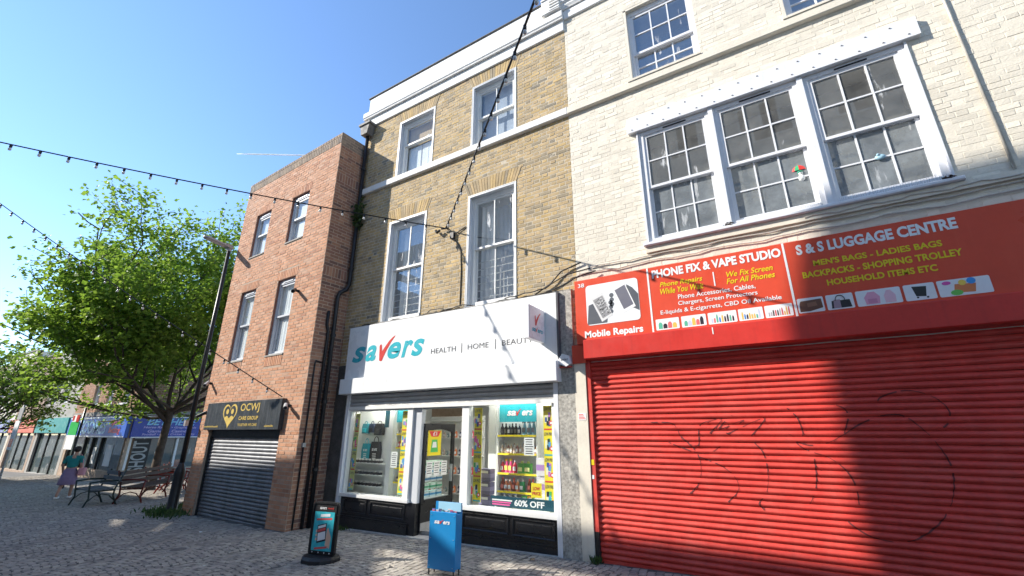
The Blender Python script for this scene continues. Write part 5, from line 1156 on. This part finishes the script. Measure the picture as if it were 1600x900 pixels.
# ------------------------------------------------------------------ benches
def bench(label, loc, rot, L, slat, leg, depth=.62, backs=3, seats=4):
    t = thing('park_bench', label, 'bench', loc, rot, 'benches under the tree', world=False)   # faces -y in its own frame
    for k in range(seats):
        b = MB(); y = -depth/2+.04+k*.125; b.bbox(-L/2, L/2, y, y+.10, .40+.006*k, .435+.006*k, .005); b.build('seat_slat', slat, t)
    for k in range(backs):
        z = .50+k*.125; y = depth/2-.08+.05*k; b = MB(); b.box(-L/2, L/2, y, y+.028, z, z+.095); b.build('back_slat', slat, t)
    n = 2 if L < 1.6 else 3
    for k in range(n):
        x = -L/2+.06+(L-.12)*k/(n-1); f = thing_part = MB()
        f.tube([(x, -depth/2-.03, -.01), (x, -depth/2+.05, .22), (x, -depth/2+.02, .40), (x, -depth/2, .60)], .022, 6); f.tube([(x, depth/2+.06, -.01), (x, depth/2-.06, .25), (x, depth/2-.05, .42), (x, depth/2+.10, .88)], .024, 6)
        f.tube([(x, -depth/2+.02, .39), (x, depth/2-.05, .39)], .02, 6); f.tube([(x, -depth/2-.02, .61), (x, 0, .64), (x, depth/2+.02, .62)], .022, 6)
        f.tube([(x, -depth/2+.01, .12), (x, -depth/4, .27), (x, 0, .31), (x, depth/4, .27), (x, depth/2-.01, .12)], .013, 6); f.build('leg_frame', leg, t, smooth=True)
bench('small weathered bench with dark green iron legs, leftmost under the tree', (-16.85, -.95, gz(-16.85)), 0, 1.15, 'bluewood', 'greenleg')
bench('long brown slatted bench seen from behind, in front of the tree', (-17.2, .62, gz(-17.2)), R(135)+math.pi*0, 2.9, 'wood', 'woodleg') if MT.setdefault('woodleg', M('dark_red_iron', (.13, .022, .016), .5, .2, 8, .1)) else 0
bench('brown bench with red iron legs half hidden behind the long bench', (-19.1, 1.9, gz(-19.1)), R(150), 2.2, 'wood', 'redleg')

# ------------------------------------------------------------------ sign poles by the far shop
def pole_sign(label, x, y, h, panels, r=.04, mat='iron'):
    t = thing('sign_pole', label, 'sign', (x, y, gz(x)), world=False); b = MB(); b.tube([(0, 0, -.02), (0, 0, h)], r, 8); b.build('pole', mat, t, smooth=True)
    for (x0, x1, z0, z1, m_, yy_) in panels: plain_box(t, 'sign_panel', m_, x0, x1, yy_, yy_+.03, z0, z1)
    return t
ptt = pole_sign('black pole with a red, green and white board before the betting shop', -24.3, .35, 3.0, [(-.95, -.03, 1.95, 2.45, 'green', -.08), (-.95, -.03, 1.40, 1.94, 'white_n', -.08), (-.85, -.45, 2.46, 2.72, 'white_n', -.08), (-.85, -.65, 2.50, 2.70, 'redv', -.085), (-.43, -.15, 2.46, 2.72, 'redv', -.08)])
pole_sign('slim grey pole with white and red sign plates at the far left', -25.6, -1.15, 3.1, [(-.05, .52, 1.95, 2.5, 'white_n', -.08), (-.05, .52, 1.45, 1.94, 'white_n', -.08), (.02, .45, 1.55, 1.85, 'redv', -.085), (-.02, .5, 2.55, 3.0, 'lampgrey', -.08)], .035, 'lampgrey')

# ------------------------------------------------------------------ person walking away on the left
def skinned(name, verts, edges, radii, mat, parent, root=0, sub=2):
    me = bpy.data.meshes.new(name); me.from_pydata(verts, edges, []); o = bpy.data.objects.new(name, me); COL.objects.link(o); o.modifiers.new('skin', 'SKIN'); sl = me.skin_vertices[0].data if me.skin_vertices else None
    if sl is None:
        bpy.context.view_layer.objects.active = o; sl = me.skin_vertices.new(name='skin').data
    for i, r in enumerate(radii): sl[i].radius = r if isinstance(r, tuple) else (r, r)
    sl[root].use_root = True; o.modifiers.new('sub', 'SUBSURF').levels = sub; o.modifiers['sub'].render_levels = sub
    dg = bpy.context.evaluated_depsgraph_get(); m2 = bpy.data.meshes.new_from_object(o.evaluated_get(dg)); bpy.data.objects.remove(o); m2.materials.clear(); m2.materials.append(MT[mat]); m2.name = name
    m2.polygons.foreach_set('use_smooth', [True]*len(m2.polygons)); return link(name, m2, parent)
pe = thing('person', 'person in teal top and lilac skirt walking with a pink bag', 'person', (-19.75, -.80, gz(-19.75)), R(62), world=False)
V = [(0, 0, .80), (0, .02, 1.0), (0, .05, 1.18), (0, .08, 1.27), (0, .11, 1.33), (0, .125, 1.42), (0, .13, 1.49),
     (.09, .0, .74), (.10, .14, .42), (.10, .16, .07), (.10, .28, .03), (-.09, 0, .74), (-.09, -.10, .42), (-.09, -.32, .13), (-.09, -.24, .02),
     (.17, .05, 1.20), (.22, -.02, .98), (.21, .10, .78), (.21, .15, .70), (-.17, .05, 1.20), (-.23, .04, .98), (-.22, .16, .80), (-.22, .20, .72)]
E_ = [(0, 1), (1, 2), (2, 3), (3, 4), (4, 5), (5, 6), (0, 7), (7, 8), (8, 9), (9, 10), (0, 11), (11, 12), (12, 13), (13, 14), (2, 15), (15, 16), (16, 17), (17, 18), (2, 19), (19, 20), (20, 21), (21, 22)]
RR = [(.13, .10), (.125, .09), (.135, .09), .045, .05, .075, .05, .08, .055, .035, .028, .08, .055, .035, .028, .05, .04, .032, .028, .05, .04, .032, .028]
skinned('body', V, E_, RR, 'skin', pe)
TV = [(0, 0, .84), (0, .02, 1.0), (0, .05, 1.17), (0, .075, 1.24), (.17, .05, 1.20), (.22, -.01, 1.0), (-.17, .05, 1.20), (-.23, .04, 1.0)]
skinned('top', TV, [(0, 1), (1, 2), (2, 3), (2, 4), (4, 5), (2, 6), (6, 7)], [(.15, .12), (.145, .11), (.155, .11), .06, .065, .06, .065, .06], 'teal_cloth', pe)
b = MB(); n = 18; rings = [(.88, .135, .105), (.80, .165, .135), (.65, .20, .18), (.42, .235, .235), (.405, .225, .225)]
for z, rx, ry in rings:
    for k in range(n): a = 2*math.pi*k/n; w = 1+.07*math.sin(a*5)*(.9-z); b.v.append((rx*w*math.cos(a), ry*w*math.sin(a)-.02, z))
for i in range(len(rings)-1):
    for k in range(n): b.f.append((i*n+k, i*n+(k+1) % n, (i+1)*n+(k+1) % n, (i+1)*n+k)); b.c.append((1, 1, 1))
b.build('skirt', 'lilac_cloth', pe, smooth=True)
b = MB(); b.lathe((0, .105, 1.36), [(.05, 0), (.085, .04), (.095, .09), (.085, .14), (.05, .175), (.003, .185)], 12); b.lathe((0, .01, 1.41), [(.01, 0), (.045, .02), (.05, .05), (.035, .085), (.003, .09)], 10); b.build('hair', 'hair', pe, smooth=True)
for s_ in (-1, 1):
    b = MB(); y0 = .10 if s_ > 0 else -.36; z0 = .0 if s_ > 0 else .03; b.bbox(s_*.095-.04, s_*.095+.04, y0, y0+.24, z0, z0+.05, .012); b.build('shoe', 'white', pe)
bgm = thing('shoulder_bag', 'small pink shoulder bag carried by the walking person', 'bag', (-19.75, -.80, gz(-19.75)), R(62), world=False)
b = MB(); b.bbox(.20, .36, -.16, .08, .66, .88, .03); b.build('bag_body', 'pinkbag', bgm); b = MB(); b.tube([(.30, -.1, .88), (.24, -.02, 1.1), (.15, .04, 1.285), (.10, .05, 1.29)], .010, 6); b.build('strap', 'pinkbag', bgm)

# ------------------------------------------------------------------ forecourt sign and blue leaflet board
fsn = thing('forecourt_sign', 'black framed pavement sign with a teal phone poster on a rounded base', 'sign', (-5.86, -1.70, gz(-5.86)), R(11), world=False)
FW, FH = .225, .74
def rr_(x0, x1, z0, z1, r, y, n=5):
    P = []
    for cx, cz, a0 in ((x1-r, z1-r, 0), (x0+r, z1-r, 90), (x0+r, z0+r, 180), (x1-r, z0+r, 270)): P += [(cx+r*math.cos(R(a0+k*90/n)), y, cz+r*math.sin(R(a0+k*90/n))) for k in range(n+1)]
    return P
b = MB(); b.prism(rr_(-FW, FW, .07, FH, .045, -.022), (0, .044, 0)); b.build('frame', 'blackm', fsn)
b = MB(); o_ = rr_(-FW, FW, .07, FH, .045, -.026); i_ = rr_(-FW+.022, FW-.022, .09, FH-.02, .03, -.026); n = len(o_); b.mesh(o_+i_, [(k, (k+1) % n, n+(k+1) % n, n+k) for k in range(n)]); b.mesh([(x, y-.008, z) for x, y, z in i_]+i_, [(k, (k+1) % n, n+(k+1) % n, n+k) for k in range(n)]); b.build('snap_rim', 'iron', fsn)
b = MB(); b.cc = (.04, .45, .54); b.poly([(-.175, -.027, .125), (.175, -.027, .125), (.175, -.027, .615), (-.175, -.027, .615)])
for k in range(14):
    a0, a1 = R(k*360/14), R(k*360/14+11); c0 = (.0, .37); P = [c0]
    for a in (a0, a1): P.append((max(-.17, min(.17, c0[0]+.4*math.cos(a))), max(.13, min(.61, c0[1]+.4*math.sin(a)))))
    b.cc = (.06, .50, .58); b.poly([(x, -.0275, z) for x, z in P])
b.cc = (.80, .82, .84); b.poly([(-.07, -.028, .545), (.10, -.028, .56), (.10, -.028, .595), (-.07, -.028, .58)]); b.cc = (.72, .10, .10); b.poly([(-.13, -.028, .50), (.14, -.028, .52), (.14, -.028, .545), (-.13, -.028, .525)]); b.poly([(-.12, -.0285, .135), (.10, -.0285, .165), (.10, -.0285, .19), (-.12, -.0285, .16)])
b.cc = (.75, .48, .36); b.poly([(.06, -.028, .20), (.14, -.028, .16), (.15, -.028, .30), (.09, -.028, .42), (.07, -.028, .40)])
for k in range(3): b.poly([(-.125, -.0282, .25+k*.05), (-.09, -.0282, .25+k*.05), (-.09, -.0282, .285+k*.05), (-.12, -.0282, .28+k*.05)])
b.cc = (.02, .02, .03); b.poly([(-.09, -.0288, .215), (.065, -.0288, .255), (.055, -.0288, .475), (-.10, -.0288, .44)]); b.cc = (.82, .83, .85); b.poly([(-.078, -.0292, .24), (.053, -.0292, .275), (.045, -.0292, .375), (-.085, -.0292, .34)]); b.poly([(-.088, -.0292, .395), (.044, -.0292, .43), (.042, -.0292, .462), (-.09, -.0292, .428)]); b.cc = (.70, .10, .10); b.poly([(-.086, -.0292, .352), (.045, -.0292, .387), (.044, -.0292, .42), (-.088, -.0292, .385)]); b.build('poster', 'col', fsn)
lettering(fsn, 'savers', -.10, .02, .645, .675, -.0265, 'whitev', .02, .2); lettering(fsn, 'rewards', .04, .15, .65, .68, -.0265, 'redv', .01, .3)
for x in (-.15, -.04, .06, .15):
    b = MB(); b.poly([(x+.010*math.cos(2*math.pi*k/10), -.0265, .105+.010*math.sin(2*math.pi*k/10)) for k in range(10)]); b.build('badge', 'whitev', fsn)
b = MB(); P = [(FW+.04, .0), (FW+.03, -.09), (.16, -.20), (.0, -.235), (-.16, -.20), (-FW-.03, -.09), (-FW-.04, .0), (-FW-.03, .09), (-.16, .16), (0, .19), (.16, .16), (FW+.03, .09)]
n = len(P); b.mesh([(x, y, 0) for x, y in P]+[(x, y, .045) for x, y in P]+[(x*.93, y*.86, .075) for x, y in P], [tuple(range(n-1, -1, -1)), tuple(range(2*n, 3*n))]+[(k, (k+1) % n, n+(k+1) % n, n+k) for k in range(n)]+[(n+k, n+(k+1) % n, 2*n+(k+1) % n, 2*n+k) for k in range(n)]); b.build('base', 'blackm', fsn)
bl = thing('leaflet_board', 'blue pavement leaflet board lettered savers before the shop door', 'sign', (-3.90, -1.46, gz(-3.9)), R(5), world=False)
BW = .20
b = MB(); b.bbox(-BW, BW, -.02, .0, .065, .70, .004); b.build('front_panel', 'boardblue', bl)
b = MB(); b.box(-BW, BW, .10, .115, .065, .80); b.build('back_panel', 'boardblue', bl)
for s_ in (-1, 1): b = MB(); b.box(min(s_*BW, s_*(BW-.012)), max(s_*BW, s_*(BW-.012)), .0, .10, .08, .68); b.build('side_panel', 'boardblue', bl)
for x in (-BW+.02, BW-.02):
    for y in (-.01, .105): b = MB(); b.tube([(x, y, 0), (x, y, .07)], .009, 6); b.build('foot', 'blackm', bl)
lettering(bl, 'sa', -.125, -.045, .565, .60, -.0235, 'whitev', .03, .2); tick(bl, -.045, .565, .06, .05, -.0235); lettering(bl, 'ers', .01, .11, .565, .60, -.0235, 'whitev', .03, .2)
b = MB()
for x in (-.17, .17):
    for z in (.10, .40, .66): b.lathe((x, -.023, z), [(.006, 0), (.006, .004)], 8)
b.build('rivets', 'lampgrey', bl)
rr = random.Random(9)
for k in range(8):
    b = MB(); x = -.175+k*.046; h = .70+rr.uniform(.01, .04); b.cc = rr.choice([(.75, .75, .78), (.6, .1, .15), (.15, .2, .5), (.7, .6, .6), (.1, .1, .12)]); y = .02+.008*(k % 3); b.box(x-.022, x+.022, y, y+.004, .45, h); b.cc = rr.choice([(.1, .1, .3), (.6, .1, .1), (.1, .4, .5)]); b.box(x-.018, x+.018, y-.001, y, h-.03, h-.012)
    tag(b.build('leaflet', 'col', None), 'small printed leaflet in the blue leaflet board, %s from the left' % ORD[k], 'leaflet', 'leaflets in the blue board'); o = bpy.data.objects[b and 'leaflet' if k == 0 else 'leaflet.%03d' % k]; o.location = (-3.90, -1.46, gz(-3.9)); o.rotation_euler = (0, 0, R(5))
b = MB(); b.box(-.145, .2, .08, .095, .70, .80); b.cc = (.3, .6, .75); b.c = [(.35, .62, .78)]*len(b.f); o = b.build('leaflet_header', 'col'); tag(o, 'pale blue printed card rising behind the leaflets', 'card'); o.location = (-3.90, -1.46, gz(-3.9)); o.rotation_euler = (0, 0, R(5))

# ------------------------------------------------------------------ festoon lights strung across the street
def festoon(label, pts, sag, spacing=.40, r=.011, bulbs=True, skip=0.0):
    pts = [Vector(p) for p in pts]; A_, B2 = pts[0], pts[1]; n = 60; L = (B2-A_).length
    P = [A_+(B2-A_)*(k/n)+Vector((0, 0, -4*sag*(k/n)*(1-k/n))) for k in range(n+1)]
    t = thing('festoon_lights', label, 'string lights', A_, group='festoon lights over the street'); b = MB(); b.tube(P, r, 6); b.build('cable', 'cable', t, smooth=True)
    if not bulbs: return
    s = MB(); s.lathe((0, 0, -.058), [(.014, 0), (.019, .01), (.019, .058), (.012, .062)], 8); sm = s.data('lamp_holder', True); sm.materials.append(MT['cable'])
    g = MB(); g.lathe((0, 0, -.125), [(.003, .012), (.016, .018), (.023, .036), (.019, .055), (.012, .068)], 10); gm = g.data('bulb', True); gm.materials.append(MT['bulb'])
    m_ = int(L/spacing)
    for k in range(1, m_):
        u = k*spacing/L; p = A_+(B2-A_)*u+Vector((0, 0, -4*sag*u*(1-u))); 
        q = proj(p)
        if not q or q[0] < -60 or q[0] > 1660 or q[1] < -60: continue
        h = link('lamp_holder', sm, t, loc=p); w = link('bulb', gm, h)
BR = (-5.336, -.06, 5.59)
festoon('string of bulbs running from the wall bracket out to the left across the sky', [BR, (-13.45, -8.95, 6.75)], .16, r=.012); festoon('string of bulbs running from the wall bracket steeply up to the top edge', [BR, (4.84, -8.95, 5.9)], .20, .33, r=.013)
festoon('string of bulbs from the left edge down to the right end of the black sign', [(-8.95, -.76, 2.33), (-16.5, -5.4, 7.7)], .08, .40)
wb = thing('cable_bracket', 'black cable anchor and junction box on the yellow brick between the windows', 'bracket', BR)
b = MB(); b.tube([(-5.44, -.07, 5.60), (-5.26, -.07, 5.57)], .02, 8); b.tube([(-5.30, .0, 5.585), (-5.33, -.09, 5.59)], .012, 6); b.build('anchor', 'iron', wb); b = MB(); b.box(-5.22, -5.13, -.06, .0, 5.33, 5.46); b.build('junction_box', 'blackm', wb)
b = MB(); b.tube([(-5.30, -.05, 5.56), (-5.20, -.04, 5.46)], .008, 6); b.tube([(-5.16, -.04, 5.34), (-5.05, -.02, 5.22), (-4.96, -.015, 5.05), (-4.93, -.012, 4.6), (-4.93, -.012, 3.9)], .010, 6); b.tube([(-5.13, -.04, 5.40), (-4.98, -.02, 5.47), (-4.86, -.02, 5.52)], .010, 6); b.tube([(-5.60, -.06, 5.60), (-5.55, -.08, 5.54), (-5.48, -.07, 5.58)], .028, 8); b.build('wiring', 'cable', wb)
# wires along the top of the fascia and over to the red sign
b = MB(); rw = random.Random(3)
def wire(P, r=.008): b.tube(P, r, 6)
wire([(-7.6+k*.12, -.03-.02*math.sin(k*.9), 3.835+.012*math.sin(k*1.7)+(.05*math.exp(-((k-22)/3)**2))) for k in range(40)], .010); wire([(-5.7+k*.1, -.05, 3.86+.05*math.sin(k*.8)+.02*math.sin(k*2.1)) for k in range(9)], .008); wire([(-3.9+k*.1, -.06, 3.86+.006*k+.01*math.sin(k*2)) for k in range(9)]+[(-2.95, -.07, 3.98), (-2.7, -.06, 4.08), (-2.3, -.04, 4.12)], .010); wire([(-3.3, -.04, 3.84), (-3.0, -.05, 3.98), (-2.8, -.05, 4.16), (-2.65, -.04, 4.2), (-2.45, -.04, 4.25)], .012); wire([(-2.95, -.08, 3.85), (-2.7, -.1, 3.92), (-2.5, -.1, 3.99), (-2.2, -.06, 4.05)], .010)
tag(b.build('loose_wires', 'cable', smooth=True), 'tangle of black wires along the top of the white fascia', 'wires')

# ------------------------------------------------------------------ weeds
def weeds(name, label, c, rx, ry, n, h, seed, par=None):
    rnd = random.Random(seed); b = MB()
    for k in range(n):
        p = Vector((c[0]+rnd.gauss(0, rx), c[1]+rnd.gauss(0, ry), c[2])); d = Vector((rnd.gauss(0, .5), rnd.gauss(0, .5), 1)).normalized()*h*rnd.uniform(.4, 1.2); s = d.orthogonal().normalized()*h*.12; b.cc = rnd.choice([(.06, .12, .03), (.09, .15, .04), (.04, .08, .025), (.12, .15, .06)]); b.poly([p-s*.4, p+d*.5+s, p+d, p+d*.5-s])
    tag(b.build(name, 'weed'), label, 'weeds')
weeds('weeds', 'low weeds growing round the foot of the lamp post', (-12.7, -.85, gz(-12.7)), .32, .16, 260, .16, 1); weeds('weeds', 'small weeds at the foot of the red shutter beside the cream pilaster', (-2.43, -.12, gz(-2.4)), .03, .03, 60, .10, 2); weeds('weeds', 'thin weeds at the left foot of the white shop front', (-7.55, -.12, gz(-7.5)), .18, .04, 120, .08, 3)
b = MB(); rnd = random.Random(4)
for k in range(170):
    p = Vector((-8.05+rnd.gauss(0, .05), -.12+rnd.gauss(0, .05), 6.62+rnd.gauss(0, .17))); d = Vector((rnd.gauss(0, 1), rnd.gauss(-.4, 1), rnd.gauss(.2, 1))).normalized()*.10; s = d.orthogonal().normalized()*.03; b.cc = rnd.choice([(.05, .09, .025), (.08, .12, .03), (.035, .06, .02)]); b.poly([p, p+d*.5+s, p+d, p+d*.5-s])
wp = thing('wall_plant', 'small dark plant growing from the corner behind the downpipe', 'plant', (-8.05, -.05, 6.4)); b.build('foliage', 'weed', wp, kind='stuff')
b = MB(); b.tube([(-8.08, -.01, 6.35), (-8.06, -.08, 6.5), (-8.05, -.12, 6.75)], .012, 6); b.tube([(-8.06, -.08, 6.5), (-8.0, -.14, 6.58)], .008, 5); b.build('stem', 'bark', wp)
weeds('weeds', 'patch of green grass and weeds on the ground behind the lamp post', (-13.6, -.1, gz(-13.6)), .35, .35, 500, .10, 6)

for x, y, lab, c in ((-6.55, -1.05, 'crumpled pale paper scrap on the setts right of the black pavement sign', (.70, .70, .66)), (-7.15, -.45, 'small white scrap of litter near the left foot of the shop', (.75, .74, .70)), (-9.6, -1.5, 'tiny white scrap of paper in front of the dark roller shutter', (.75, .75, .72)), (-3.25, -.35, 'dry brown leaf lying before the right shop window', (.22, .14, .06))):
    b = MB(); rnd = random.Random(int(-x*100)); V = []
    for i in range(4):
        for j in range(4): V.append((x+(i-1.5)*.022+rnd.uniform(-.006, .006), y+(j-1.5)*.016+rnd.uniform(-.006, .006), gz(x)+.008+rnd.uniform(0, .022)))
    b.cc = c; b.mesh(V, [(i*4+j, (i+1)*4+j, (i+1)*4+j+1, i*4+j+1) for i in range(3) for j in range(3)]); tag(b.build('litter', 'col'), lab, 'litter', 'litter on the paving')
